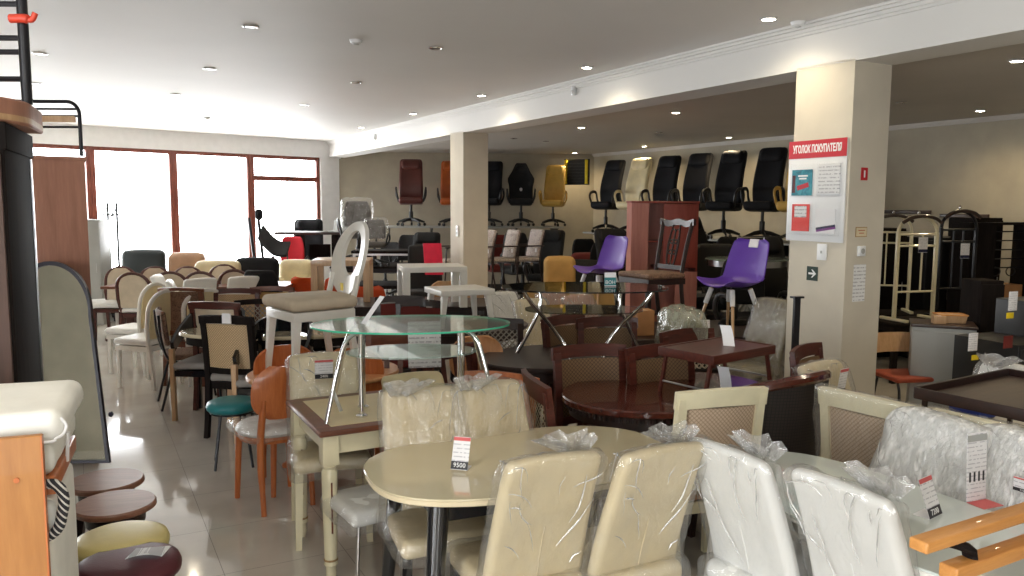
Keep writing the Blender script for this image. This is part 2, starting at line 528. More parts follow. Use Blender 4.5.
        return o

def thing(name, label, cat, group=None):
    o = bpy.data.objects.new(name, None)
    COL.objects.link(o)
    o.empty_display_size = .1
    return tag(o, label, cat, group)
def tag(o, label, cat, group=None):
    o['label'] = label; o['category'] = cat
    if group: o['group'] = group
    return o
def struct(o):
    o['kind'] = 'structure'
    return o
def kids(o): return [c for c in o.children]
def dup(root):
    r = root.copy(); COL.objects.link(r)
    for ch in kids(root):
        c = ch.copy(); COL.objects.link(c); c.parent = r
        for g in kids(ch):
            d = g.copy(); COL.objects.link(d); d.parent = c
    return r
def put(o, loc, rz=0, sc=1):
    o.location = loc; o.rotation_euler = (0, 0, R(rz)); o.scale = (sc, sc, sc)
    return o
PROTO = {}
def inst(key, builder, name, label, cat, loc, rz=0, group=None, sc=1):
    """first call builds, later calls copy the thing with its parts"""
    if key not in PROTO:
        o = thing(name, label, cat, group)
        builder(o)
        PROTO[key] = o
    else:
        o = dup(PROTO[key])
        tag(o, label, cat, group)
        if group is None and 'group' in o: del o['group']
    return put(o, loc, rz, sc)
def base_at(px, py, z, rz, ref=(0, 0), zb=0.0):
    """floor point of a thing whose local point (ref, height z) shows at pixel px,py"""
    p = GZ(px, py, z)
    q = Matrix.Rotation(R(rz), 3, 'Z') @ Vector((ref[0], ref[1], 0))
    return Vector((p.x - q.x, p.y - q.y, zb))

def arcpts(c, r, a0, a1, n, ax='xz', e=1):
    out = []
    for i in range(n + 1):
        a = R(a0 + (a1 - a0) * i / n)
        u, w = math.cos(a) * r, math.sin(a) * r * e
        out.append((c[0] + u, c[1], c[2] + w) if ax == 'xz' else (c[0] + u, c[1] + w, c[2]))
    return out
def smooth_path(P, n=6):
    P = [Vector(p) for p in P]
    out = []
    for i in range(len(P) - 1):
        a = P[max(i - 1, 0)]; b = P[i]; c = P[i + 1]; d = P[min(i + 2, len(P) - 1)]
        for k in range(n):
            t = k / n
            out.append(.5 * ((2 * b) + (c - a) * t + (2 * a - 5 * b + 4 * c - d) * t * t + (3 * b - a - 3 * c + d) * t ** 3))
    out.append(P[-1])
    return out
def superell(hx, hy, n=48, e=2.6):
    out = []
    for k in range(n):
        a = 2 * PI * k / n
        c, s_ = math.cos(a), math.sin(a)
        out.append((hx * math.copysign(abs(c) ** (2 / e), c), hy * math.copysign(abs(s_) ** (2 / e), s_)))
    return out
def crumple(f, amp, fr=9, seed=0):
    def g(x, y, z):
        p = Vector(f(x, y, z)) if f else Vector((x, y, z))
        q = Vector((x * fr + seed, y * fr, z * fr * .6))
        d = mnoise.noise_vector(q) + .6 * mnoise.noise_vector(q * 2.3)
        return p + d * amp
    return g
def bar(name, mat, parent, p0, p1, w, w1=None, round_=False, n=10):
    m = MB()
    if round_: m.tube([p0, p1], [w / 2, (w1 or w) / 2], n)
    else: m.leg(p0, p1, w, w1 or w)
    return m.build(name, mat, parent)

# ------------------------------------------------------------------ chairs (front = -Y, origin on the floor under the seat)
def seat_pad(o, mat, w=.43, d=.43, z=.44, h=.07, r=.03, name='seat', y=0, taper=.93):
    f = lambda x, yy, zz: (x * (1 if yy < y else 1 - (1 - taper) * (yy - y) / (d / 2)), yy, zz + (.008 * (1 - (2 * x / w) ** 2) if zz > z else 0))
    return MB().rb((0, y, z + h / 2 - .0), (w, d, h), r, (4, 4, 1), 3, f).build(name, mat, o, 60)

def creases(f, hw, z0, z1, off, n, seed, lmax=.26, m=None):
    """fine pulled folds standing off the film, as thin tapering ridges"""
    rnd = random.Random(seed * 7 + 1)
    for k in range(n):
        sd = 1 if k % 2 else -1
        x, z = rnd.uniform(-hw, hw), z0 + (z1 - z0) * rnd.random() ** .8
        # folds run out of the corners, mostly steep and slanting
        a = rnd.gauss(PI / 2 + (.5 if x < 0 else -.5), .45)
        L = rnd.uniform(.05, lmax) * (.5 if n > 40 else 1)
        bend = rnd.gauss(0, .4)
        pts, rr = [], []
        N = 7
        for i in range(N):
            s_ = i / (N - 1)
            xx = x + math.cos(a + bend * s_) * L * s_
            zz = z + math.sin(a + bend * s_) * L * s_
            xx = max(-hw - .01, min(hw + .01, xx)); zz = max(z0 - .03, min(z1 + .02, zz))
            q = f(xx, sd * (off + .003 * math.sin(9 * s_ + k)), zz)
            pts.append(q); rr.append(.0004 + rnd.uniform(.0008, .0021) * math.sin(PI * s_))
        if (Vector(pts[0]) - Vector(pts[-1])).length > .03: m.tube(pts, rr, 5, flat=(1.5, .7))
    return m

def parsons(body='beige_leather', legs='black_gloss', wrap='film', h=.98, wt=.35, wb=.39, skirt=True, legw=.042, seed=0, seam=True, chrome=False):
    def b(o):
        seat_pad(o, body, .40, .44, .40, .085, .035)
        def bf(x, y, z):
            t = (z - .42) / (h - .42)
            w = wb + (wt - wb) * t
            yy = y + .15 + .085 * t + .055 * t * t - .02 * math.cos(3 * t)
            return (x * w / .4, yy, z - .012 * (2 * x / .4) ** 2 * (1 if t > .9 else 0))
        MB().rb((0, 0, (h + .40) / 2), (.4, .066, h - .40), .032, (5, 1, 9), 3, bf).build('backrest', body, o, 60)
        if seam:
            pts = [bf(0, .0335, .46 + i * .06) for i in range(5)]
            MB().tube(pts, .0025, 5).build('seam', body, o)
        for sx in (-1, 1):
            for sy in (-1, 1):
                if chrome:
                    m = MB().tube([(sx * .18, sy * .18, .41), (sx * .19, sy * .2, .02), (sx * .19, sy * .2, 0)], .011, 10)
                    m.build('leg', 'chrome', o)
                else:
                    MB().leg((sx * .175, sy * .18, .41), (sx * .185, sy * (.19 if sy < 0 else .23), 0), legw, legw * .72).build('leg', legs, o)
        if wrap:
            g = crumple(lambda x, y, z: (bf(x, y, z)), .012, 11, seed)
            pm = MB().rb((0, 0, (h + .36) / 2 + .005), (.445, .094, h - .36), .035, (12, 3, 18), 2, g)
            pm.cur = 1
            creases(lambda x, y, z: bf(x, y, z), .19, .48, h - .03, .049, 60 if wrap == 'film_white' else 26, seed, m=pm).build('plastic_wrap', (wrap, 'crease'), o, 80)
            g2 = crumple(None, .012, 10, seed + 5)
            MB().rb((0, -.01, .43), (.45, .48, .13), .045, (12, 12, 3), 2, g2).build('seat_wrap', wrap, o, 80)
            if skirt:   # loose polythene gathered at the top corner
                def tf(u, v):
                    an = u * 2 * PI
                    rr = .012 + .035 * v + .012 * math.sin(5 * an + seed)
                    return (-.1 + math.cos(an) * rr * 2.2 + .03 * v, .25 + math.sin(an) * rr * 1.1, h - .02 + .055 * v + .01 * math.sin(7 * an))
                MB().sheet(tf, 20, 4, .002).build('loose_film', 'film_loose', o, 80)
    return b

def cane_chair(frame='cream_frame', panel='cane', seatm='beige_fabric', h=.96, w=.44, top=.075, wrap=None, seat=True, sabre=.05, bottom=.55):
    def b(o):
        if seat:
            seat_pad(o, seatm, w, .42, .43, .06, .028)
            MB().box((0, 0, .405), (w - .03, .40, .055)).build('seat_frame', frame, o)
        yb = lambda z: .2 + sabre * ((z - .45) / .5) ** 1.6 if z > .45 else .2 + .05 * ((.45 - z) / .45) ** 1.5
        for sx in (-1, 1):
            zs = [0, .15, .3, .45, .6, .75, .88, h - .03]
            m = MB()
            vs, fs = [], []
            for z in zs:
                ww = .042 if z > .2 else .034
                for a, c in ((-1, -1), (1, -1), (1, 1), (-1, 1)):
                    vs.append((sx * (w / 2 - .02) + a * ww / 2, yb(z) + c * .02, z))
            for i in range(len(zs) - 1):
                for k in range(4):
                    l = (k + 1) % 4
                    fs.append((i * 4 + k, i * 4 + l, i * 4 + 4 + l, i * 4 + 4 + k))
            fs += [(3, 2, 1, 0), tuple(len(vs) - 4 + k for k in range(4))]
            m.add(vs, fs).build('back_post', frame, o)
            MB().leg((sx * (w / 2 - .025), -.17, .43), (sx * (w / 2 - .03), -.18, 0), .042, .03).build('leg', frame, o)
        def rail(z0, z1, nm, bulge=.03, out=.012):
            def fn(u, v):
                x = (u - .5) * (w + 2 * out)
                z = z0 + (z1 - z0) * v
                return (x, yb(z) + bulge * (1 - (2 * u - 1) ** 2) - .004, z + (.012 * (1 - (2 * u - 1) ** 2) if nm == 'top_rail' else 0))
            return MB().sheet(fn, 12, 2, .028).build(nm, frame, o)
        rail(h - top, h, 'top_rail')
        rail(bottom - .045, bottom, 'lower_rail', out=-.03)
        def pf(u, v):
            x = (u - .5) * (w - .075)
            z = bottom + (h - top - bottom) * v
            return (x, yb(z) + .03 * (1 - (2 * u - 1) ** 2) - .004, z)
        MB().sheet(pf, 12, 6, .012).build('back_panel', panel, o)
        if wrap:
            g = crumple(lambda x, y, z: (x, y + yb(z) + .01, z), .009, 12, 3)
            MB().rb((0, 0, (h + .5) / 2), (w + .05, .08, h - .46), .03, (12, 2, 14), 2, g).build('plastic_wrap', wrap, o, 80)
    return b

def arch_chair(frame='redbrown', pad='beige_fabric', seatm='grey_fabric', h=.95, w=.45):
    def b(o):
        seat_pad(o, seatm, .44, .43, .43, .06, .028)
        MB().box((0, 0, .40), (.41, .40, .05)).build('seat_frame', frame, o)
        for sx in (-1, 1):
            MB().leg((sx * .18, -.17, .42), (sx * .185, -.18, 0), .038, .028).build('leg', frame, o)
            MB().leg((sx * .18, .19, .45), (sx * .185, .25, 0), .038, .028).build('leg', frame, o)
        hw = w / 2
        y = lambda z: .2 + .06 * (z - .45) / .5
        P = [(-hw + .03, y(.45), .45), (-hw, y(.6), .6), (-hw, y(.74), .74)]
        P += [(hw * math.cos(R(a)), y(.76 + (h - .78) * math.sin(R(a))), .76 + (h - .78) * math.sin(R(a))) for a in range(172, 0, -14)]
        P += [(hw, y(.74), .74), (hw, y(.6), .6), (hw - .03, y(.45), .45)]
        MB().tube(P, .022, 8, flat=(.8, 1)).build('back_frame', frame, o)
        def pf(u, v):
            z = .5 + (h - .53) * v
            hw2 = hw - .03
            if z > .76: hw2 *= math.sqrt(max(0.02, 1 - ((z - .76) / (h - .775)) ** 2))
            return ((u - .5) * 2 * hw2, y(z) - .005, z)
        MB().sheet(pf, 10, 12, .035).build('back_pad', pad, o, 60)
    return b

def oval_chair(frame='white_frame', seatm='beige_fabric'):
    def b(o):
        seat_pad(o, seatm, .47, .47, .44, .075, .035)
        MB().box((0, 0, .405), (.42, .42, .06), .006).build('seat_frame', frame, o)
        for sx in (-1, 1):
            MB().leg((sx * .18, -.18, .42), (sx * .205, -.21, 0), .05, .03).build('leg', frame, o)
            MB().leg((sx * .165, .17, .43), (sx * .19, .24, 0), .046, .03).build('leg', frame, o)
        N = 36
        yb = lambda z: .21 + .13 * (z - .45) / .52
        out, inn = [], []
        for k in range(N):
            a = 2 * PI * k / N
            out.append((.205 * math.cos(a), .74 + .245 * math.sin(a)))
            inn.append((.115 * math.cos(a), .775 + .15 * math.sin(a)))
        m = MB()
        vs, fs = [], []
        for pl, dy in ((out, -.014), (inn, -.014), (inn, .014), (out, .014)):
            for x, z in pl: vs.append((x, yb(z) + dy + .03 * (1 - (x / .2) ** 2), z))
        for a in range(4):
            c = (a + 1) % 4
            for k in range(N):
                l = (k + 1) % N
                fs.append((a * N + k, c * N + k, c * N + l, a * N + l))
        m.add(vs, fs).build('oval_back', frame, o)
        for sx in (-1, 1):
            MB().tube(smooth_path([(sx * .165, .19, .40), (sx * .17, .225, .52), (sx * .17, .255, .64)], 4), .02, 8).build('back_support', frame, o)
        MB().box((.04, .205, .56), (.035, .004, .05)).build('yellow_tag', 'tag_yellow', o)
    return b

def bent_chair(wd='orange_wood', seatm='white_leather', wrap='film'):
    def b(o):
        MB().lathe([(.02, .44), (.2, .44), (.215, .46), (.2, .485), (.02, .495)], 28).build('seat', seatm, o, 60)
        MB().lathe([(.1, .40), (.19, .40), (.2, .42), (.19, .44), (.1, .44)], 28).build('seat_ring', wd, o)
        for sx in (-1, 1):
            MB().tube([(sx * .155, -.14, .42), (sx * .17, -.16, 0)], [.021, .016], 10).build('leg', wd, o)
            MB().tube(smooth_path([(sx * .15, .23, 0), (sx * .15, .2, .4), (sx * .13, .225, .68)], 5), [.016] * 3 + [.021] * 6 + [.014] * 2, 10).build('back_leg', wd, o)
        def pf(u, v):
            z = .56 + .31 * v
            a = (u - .5)
            hw = .2 * (1 - .55 * abs(2 * v - 1) ** 3.2)
            return (a * 2 * hw, .2 + .10 * (z - .45) + .02 - .16 * a * a, z)
        MB().sheet(pf, 14, 10, .014).build('backrest', wd, o)
        if wrap:
            MB().rb((0, 0, .455), (.44, .44, .075), .03, (10, 10, 2), 2, crumple(lambda x, y, z: (x * .98, y * .98, z), .008, 13, 2)).build('seat_wrap', wrap, o, 80)
    return b

def slat_chair(wd='brown_wood', seatm='brown_wood', n=5, w=.46, h=.95):
    def b(o):
        seat_pad(o, seatm, .44, .42, .44, .035, .015)
        for sx in (-1, 1):
            MB().leg((sx * .2, -.18, .44), (sx * .2, -.18, 0), .04, .034).build('leg', wd, o)
            MB().leg((sx * (w / 2 - .02), .26, h - .02), (sx * .2, .2, 0), .036, .04).build('back_post', wd, o)
        MB().rb((0, .26, h - .05), (w, .026, .1), .012, (6, 1, 1), 2, lambda x, y, z: (x, y + .03 * (1 - (2 * x / w) ** 2), z)).build('top_rail', wd, o)
        MB().box((0, .225, .56), (w - .05, .022, .04)).build('lower_rail', wd, o)
        for k in range(n):
            x = (k - (n - 1) / 2) * (w - .1) / (n - 1)
            MB().leg((x, .275, h - .09), (x, .228, .57), .035, .035, d0=.012, d1=.012).build('back_slat', wd, o)
    return b

def shell_chair(col='purple', legm='beech'):
    def b(o):
        # moulded bucket: profile from front lip to top of the back
        prof = [(-.23, .43), (-.2, .445), (-.1, .43), (.03, .42), (.13, .44), (.19, .5), (.22, .6), (.25, .7), (.275, .78), (.285, .83)]
        prof = [p for p in smooth_path([(0, y, z) for y, z in prof], 3)]
        n = len(prof)
        def fn(u, v):
            i = min(int(v * (n - 1)), n - 1)
            p = prof[i]
            t = v
            hw = .235 * (1 - .18 * abs(2 * min(t, 1) - .9) ** 2) * (1 if t < .93 else 1 - (t - .93) * 3.4)
            hw *= 1 if t > .06 else .86 + t * 2.3
            a = 2 * u - 1
            lift = .055 * abs(a) ** 2.4
            return (a * hw, p.y - (lift * .9 if t > .5 else 0), p.z + (lift if t < .5 else lift * .2))
        MB().sheet(fn, 16, n - 1, .009).build('shell', col, o, 70)
        for sx in (-1, 1):
            for sy in (-1, 1):
                MB().tube([(sx * .12, sy * .11 - .01, .41), (sx * .22, sy * .2, 0)], [.017, .011], 10).build('leg', legm, o)
                MB().tube([(sx * .122, sy * .112 - .01, .405), (sx * .158, sy * .146 - .006, .27)], [.023, .022], 10).build('foam_sleeve', 'paper', o)
        MB().tube([(-.12, -.12, .405), (.12, .1, .405)], .008).tube([(.12, -.12, .405), (-.12, .1, .405)], .008).build('cross_brace', 'black_metal', o)
    return b

def carved_chair(wd='dark_wood'):
    def b(o):
        seat_pad(o, 'brown_pattern', .48, .45, .455, .05, .022)
        MB().box((0, 0, .43), (.46, .43, .055)).build('seat_frame', wd, o)
        yb = lambda z: .2 + .09 * ((z - .45) / .5) ** 1.3 if z > .45 else .2
        for sx in (-1, 1):
            MB().leg((sx * .2, -.19, .45), (sx * .2, -.19, 0), .045, .035).build('leg', wd, o)
            P = smooth_path([(sx * .19, .26, 0), (sx * .19, .2, .4), (sx * .195, yb(.7), .7), (sx * .215, yb(.98), .98)], 5)
            MB().tube(P, .02, 8).build('back_post', wd, o)
        MB().sheet(lambda u, v: ((u - .5) * .5, yb(.96) + .02 * (1 - (2 * u - 1) ** 2), .94 + .06 * v + .009 * math.cos((u - .5) * 4 * PI)), 16, 2, .03).build('crest_rail', wd, o)
        MB().box((0, yb(.55), .55), (.4, .022, .04)).build('lower_rail', wd, o)
        m = MB()
        for cx in (-.028, .028):
            for cz in (.64, .74, .84):
                m.tube([(cx + .034 * math.cos(q * PI / 8), yb(cz + .07 * math.sin(q * PI / 8)), cz + .07 * math.sin(q * PI / 8)) for q in range(16)], .007, 6, closed=True)
        m.tube(smooth_path([(-.05, yb(.56), .56), (-.075, yb(.75), .75), (-.05, yb(.95), .95)], 5), .009, 6)
        m.tube(smooth_path([(.05, yb(.56), .56), (.075, yb(.75), .75), (.05, yb(.95), .95)], 5), .009, 6)
        m.build('carved_splat', wd, o)
    return b

def cantilever_arm(cloth='floral'):
    """steel framed armchair: padded back and seat, flat arms"""
    def b(o):
        MB().rb((0, 0, .46), (.44, .46, .06), .028, (4, 4, 1), 3).build('seat', cloth, o, 60)
        MB().rb((0, 0, .72), (.42, .05, .46), .024, (4, 1, 5), 3, lambda x, y, z: (x, y + .2 + .22 * (z - .49), z)).build('backrest', cloth, o, 60)
        for sx in (-1, 1):
            P = smooth_path([(sx * .25, -.24, 0), (sx * .25, -.22, .3), (sx * .25, -.2, .64), (sx * .25, -.16, .68)], 4)
            MB().tube(P, .013, 8).build('leg', 'dark_wood', o)
            MB().tube(smooth_path([(sx * .25, .27, 0), (sx * .25, .2, .4), (sx * .245, .24, .68), (sx * .235, .30, .9)], 4), .013, 8).build('back_leg', 'dark_wood', o)
            MB().box((sx * .255, .02, .685), (.045, .5, .02), .006).build('armrest', 'dark_wood', o)
        MB().box((0, -.19, .40), (.48, .02, .03)).box((0, .2, .40), (.48, .02, .03)).build('seat_rail', 'dark_wood', o)
        MB().box((.12, .215, .60), (.05, .003, .075), M4=Matrix.Translation((0, -.02, 0))).build('hang_tag', 'paper', o)
    return b

def office_chair(lea='black_leather', arm='black_plastic', kind='exec', wrap=None):
    def b(o):
        MB().rb((0, 0, .46), (.52, .52, .12), .055, (5, 5, 1), 3, lambda x, y, z: (x, y, z + .03 * (2 * y / .5) ** 2 * (1 if y < 0 else .3) - .0)).build('seat', lea, o, 60)
        if kind == 'exec':
            def bf(x, y, z):
                t = (z - .5) / .78
                w = 1 - .1 * t - .12 * max(0, .25 - t) * 2
                return (x * w, y + .24 + .16 * t * t - .04 * math.sin(t * 5) + .035 * (2 * x / .5) ** 2 * -1, z)
            MB().rb((0, 0, .88), (.54, .15, .78), .07, (6, 1, 9), 3, bf).build('backrest', lea, o, 60)
            MB().rb((0, 0, 1.17), (.46, .19, .2), .09, (5, 1, 2), 3, lambda x, y, z: bf(x, y - .045, z)).build('headrest', lea, o, 60)
        elif kind == 'race':
            def bf(x, y, z):
                t = (z - .5) / .74
                w = 1 if t < .62 else 1 - (t - .62) * 1.5
                w *= 1 + .14 * math.exp(-((t - .55) / .12) ** 2)
                return (x * w, y + .22 + .14 * t - .09 * (2 * x / .54) ** 2, z)
            MB().rb((0, 0, .87), (.54, .1, .74), .05, (8, 1, 10), 3, bf).build('backrest', lea, o, 60)
            MB().rb((0, 0, 1.1), (.2, .07, .1), .03, (3, 1, 2), 3, lambda x, y, z: (x, y + .285, z)).build('neck_pillow', lea, o, 60)
            MB().lathe([(.005, -.004), (.035, -.004), (.035, .004), (.005, .004)], 14, M4=Tm((0, .2, .72), rx=90)).build('badge', 'paper', o)
        else:
            MB().rb((0, 0, .8), (.44, .08, .42), .038, (5, 1, 5), 3, lambda x, y, z: (x * (1 - .25 * max(0, (z - .8) / .21) ** 2), y + .22 + .1 * (z - .6) - .1 * (2 * x / .44) ** 2 * .4, z)).build('backrest', lea, o, 60)
            MB().tube(smooth_path([(0, .2, .46), (0, .3, .5), (0, .31, .7)], 4), .022, 8).build('back_stem', arm, o)
        for sx in (-1, 1):
            P = smooth_path([(sx * .26, .14, .46), (sx * .315, .12, .58), (sx * .315, .06, .70), (sx * .315, -.12, .70), (sx * .30, -.2, .62), (sx * .26, -.14, .46)], 5)
            MB().tube(P, .02, 8, flat=(1, 1.3)).build('armrest', arm, o)
        MB().tube([(0, 0, .44), (0, 0, .28), (0, 0, .27), (0, 0, .1)], [.028, .028, .045, .045], 12).build('gas_column', 'black_plastic', o)
        for k in range(5):
            a = 2 * PI * k / 5 + .3
            c, s_ = math.cos(a), math.sin(a)
            l = MB().tube([(0, 0, .13), (.15 * c, .15 * s_, .115), (.3 * c, .3 * s_, .075)], [.032, .026, .016], 8).build('leg', 'black_plastic', o)
            MB().tube([(.3 * c - .022 * s_, .3 * s_ + .022 * c, .03), (.3 * c + .022 * s_, .3 * s_ - .022 * c, .03)], .03, 12).build('caster', 'black_plastic', l)
        if wrap:
            MB().rb((0, 0, .78), (.52, .16, .56), .075, (10, 3, 12), 2, crumple(lambda x, y, z: (x, y + .23 + .1 * (z - .6), z), .02, 8, 4)).build('plastic_wrap', wrap, o, 80)
    return b

def armchair(lea='black_leather', w=.95, h=.98, legs='black_plastic', d=.85):
    def b(o):
        MB().rb((0, -.05, .27), (w - .3, d - .2, .34), .06, (5, 5, 2), 3).build('seat_cushion', lea, o, 60)
        def bf(x, y, z):
            return (x, y + d / 2 - .16 + .14 * (z - .3), z + .02 * math.cos(x / w * PI))
        MB().rb((0, 0, (h + .12) / 2), (w - .12, .24, h - .14), .09, (7, 2, 7), 3, bf).build('backrest', lea, o, 60)
        for sx in (-1, 1):
            MB().rb((sx * (w / 2 - .09), -.02, .34), (.18, d - .06, .48), .07, (2, 6, 4), 3).build('armrest', lea, o, 60)
        MB().box((0, 0, .09), (w - .12, d - .12, .06)).build('base', legs, o)
        for sx in (-1, 1):
            for sy in (-1, 1):
                MB().tube([(sx * (w / 2 - .1), sy * (d / 2 - .1), .07), (sx * (w / 2 - .1), sy * (d / 2 - .1), 0)], [.025, .02], 10).build('foot', legs, o)
    return b

def stool(top, wd=None, metal=None, h=.46, r=.18, wooden=False, splay=.05):
    def b(o):
        if wooden:
            MB().lathe([(.01, h - .035), (r * .9, h - .035), (r, h - .025), (r, h - .008), (r * .96, h), (.01, h)], 36).build('seat', top, o)
            MB().lathe([(.01, h - .09), (r * .72, h - .09), (r * .74, h - .035), (.01, h - .035)], 28).build('apron', wd, o)
        else:
            MB().lathe([(.01, h - .075), (r * .9, h - .075), (r * .985, h - .06), (r, h - .04), (r * .96, h - .018), (r * .8, h - .005), (r * .5, h), (.01, h + .002)], 36).build('seat', top, o, 70)
            MB().lathe([(.01, h - .09), (r * .86, h - .09), (r * .86, h - .072), (.01, h - .072)], 28).build('seat_base', wd or 'black_metal', o)
        for k in range(4):
            a = PI / 4 + k * PI / 2
            c, s_ = math.cos(a), math.sin(a)
            p0 = (c * r * .62, s_ * r * .62, h - .08)
            p1 = (c * (r * .72 + splay), s_ * (r * .72 + splay), 0)
            if metal: MB().tube([p0, p1], [.009, .009], 8).build('leg', metal, o)
            else: MB().leg(p0, p1, .04, .03).build('leg', wd, o)
    return b

def school_chair(o):
    MB().rb((0, 0, .45), (.42, .42, .05), .022, (4, 4, 1), 3).build('seat', 'rust', o, 60)
    MB().sheet(lambda u, v: ((u - .5) * .42, .2 + .04 * v - .05 * (2 * u - 1) ** 2, .64 + .18 * v), 10, 4, .012).build('backrest', 'beech', o)
    for sx in (-1, 1):
        MB().tube(smooth_path([(sx * .18, -.2, 0), (sx * .18, -.17, .42), (sx * .18, .15, .42), (sx * .18, .2, .5), (sx * .18, .215, .78)], 5), .012, 8).build('frame_tube', 'black_metal', o)
        MB().tube([(sx * .18, .24, 0), (sx * .18, .14, .41)], .012, 8).build('back_leg', 'black_metal', o)

def black_arm_chair(o):
    """black lacquered bent back running down into beech front posts"""
    seat_pad(o, 'grey_fabric', .46, .44, .43, .06, .028)
    MB().box((0, 0, .4), (.43, .41, .05)).build('seat_frame', 'black_gloss', o)
    P = smooth_path([(-.25, -.16, .62), (-.26, .02, .72), (-.2, .22, .84), (0, .27, .87), (.2, .22, .84), (.26, .02, .72), (.25, -.16, .62)], 6)
    m = MB()
    def fn(u, v):
        i = min(int(u * (len(P) - 1)), len(P) - 1)
        t = abs(2 * u - 1)
        hgt = .13 * (1 - .35 * t ** 2)
        q = P[i]
        return (q.x, q.y - .02 * (v - .5), q.z + (v - .6) * hgt)
    m.sheet(fn, len(P) - 1, 3, .026).build('back_rail', 'black_gloss', o, 60)
    for sx in (-1, 1):
        MB().leg((sx * .25, -.17, .6), (sx * .235, -.19, 0), .038, .034).build('front_post', 'beech', o)
        MB().leg((sx * .2, .2, .8), (sx * .21, .22, 0), .034, .03).build('back_post', 'black_gloss', o)

def barrel_chair(o):
    seat_pad(o, 'rattan', .5, .48, .40, .09, .035)
    def fn(u, v):
        a = R(-25 + 230 * u)
        t = 1 - abs(2 * u - 1) ** 2 * .35
        z = .3 + (.55 * t) * v
        rr = .29 + .05 * v
        return (rr * math.cos(a), .02 + rr * math.sin(a), z)
    MB().sheet(fn, 24, 5, .03).build('barrel_back', 'rattan', o, 60)
    P = [fn(i / 24, 1.0) for i in range(25)]
    MB().tube(P, .026, 8, flat=(1, 1)).build('top_rail', 'mahogany', o)
    for sx in (-1, 1):
        for sy in (-1, 1):
            MB().leg((sx * .2, sy * .19, .4), (sx * .22, sy * .21, 0), .045, .03).build('leg', 'dark_wood', o)

def metal_chair(o):
    """stacking chair in bent black tube"""
    seat_pad(o, 'brown_pattern', .42, .42, .43, .05, .022)
    MB().rb((0, .22, .72), (.42, .04, .3), .018, (4, 1, 3), 3, lambda x, y, z: (x, y - .08 * (2 * x / .42) ** 2 * .4 + .1 * (z - .57), z)).build('backrest', 'brown_pattern', o, 60)
    for sx in (-1, 1):
        MB().tube(smooth_path([(sx * .2, -.24, 0), (sx * .2, -.18, .36), (sx * .2, -.1, .42), (sx * .2, .16, .43), (sx * .2, .24, .6), (sx * .2, .26, .84)], 5), .011, 8).build('frame_tube', 'black_metal', o)
        MB().tube(smooth_path([(sx * .2, .26, 0), (sx * .2, .16, .36), (sx * .2, .1, .42)], 5), .011, 8).build('back_leg', 'black_metal', o)

# ------------------------------------------------------------------ tables
def stadium_table(hx, hy, z, topm, edgem, legm, th=.03, e=2.8, leg=(.8, .72), legw=.06, apron=True):
    def b(o):
        MB().prism(superell(hx, hy, 64, e), z - .008, z, bev=.002).build('table_top', topm, o)
        MB().prism(superell(hx * .995, hy * .995, 64, e), z - th, z - .008, bev=.004).build('top_rim', edgem, o)
        lx, ly = hx * leg[0], hy * leg[1]
        if apron:
            MB().box((0, -ly, z - th - .035), (2 * lx, .025, .07)).box((0, ly, z - th - .035), (2 * lx, .025, .07)) \
                .box((-lx, 0, z - th - .035), (.025, 2 * ly, .07)).box((lx, 0, z - th - .035), (.025, 2 * ly, .07)).build('apron', legm, o)
        for sx in (-1, 1):
            for sy in (-1, 1):
                MB().tube([(sx * lx, sy * ly, z - th), (sx * (lx + .06), sy * (ly + .05), 0)], [legw / 2 * 1.1, legw / 2 * .62], 14).build('leg', legm, o)
    return b

def box_table(w, d, z, mat, leg=.05, th=.05):
    def b(o):
        MB().box((0, 0, z - th / 2), (w, d, th), .003).build('table_top', mat, o)
        for sx in (-1, 1):
            for sy in (-1, 1):
                MB().box((sx * (w - leg) / 2, sy * (d - leg) / 2, (z - th) / 2), (leg, leg, z - th)).build('leg', mat, o)
    return b

def thin_table(w, d, z, topm, legm, leg=.04, th=.028, apron=.07, inset=.04, splay=0):
    def b(o):
        MB().rb((0, 0, z - th / 2), (w, d, th), .008, (2, 2, 1), 2).build('table_top', topm, o)
        if apron:
            ww, dd = w - 2 * inset, d - 2 * inset
            MB().box((0, -dd / 2, z - th - apron / 2), (ww, .02, apron)).box((0, dd / 2, z - th - apron / 2), (ww, .02, apron)) \
                .box((-ww / 2, 0, z - th - apron / 2), (.02, dd, apron)).box((ww / 2, 0, z - th - apron / 2), (.02, dd, apron)).build('apron', legm, o)
        for sx in (-1, 1):
            for sy in (-1, 1):
                MB().leg((sx * (w / 2 - inset), sy * (d / 2 - inset), z - th), (sx * (w / 2 - inset + splay), sy * (d / 2 - inset + splay), 0), leg, leg * .8).build('leg', legm, o)
    return b

def pedestal_table(hx, hy, z, topm, legm, th=.035, feet=4, beads=False, e=2.0):
    def b(o):
        MB().prism(superell(hx, hy, 64, e), z - th, z, bev=.008).build('table_top', topm, o)
        MB().prism(superell(hx * .93, hy * .93, 56, e), z - th - .07, z - th).build('apron', legm, o)
        if beads:
            m = MB()
            n = 90
            for k in range(n):
                a = 2 * PI * k / n
                x, y = hx * .945 * math.cos(a), hy * .945 * math.sin(a)
                m.tube([(x, y, z - th - .004), (x, y, z - th - .03)], .012, 6)
            m.build('beaded_edge', legm, o)
        MB().lathe([(.09, z - th - .07), (.06, z - th - .1), (.05, z - .3), (.085, z - .42), (.09, .26), (.05, .2), (.07, .12), (.05, .08)], 24).build('pedestal', legm, o)
        for k in range(feet):
            a = PI / feet + 2 * PI * k / feet
            c, s_ = math.cos(a), math.sin(a)
            L = min(hx, hy) * .78
            MB().tube(smooth_path([(.04 * c, .04 * s_, .2), (L * .5 * c, L * .5 * s_, .11), (L * .88 * c, L * .88 * s_, .035), (L * c, L * s_, .02)], 4),
                      [.034] * 6 + [.026] * 4 + [.02] * 3, 8).build('foot', legm, o)
    return b

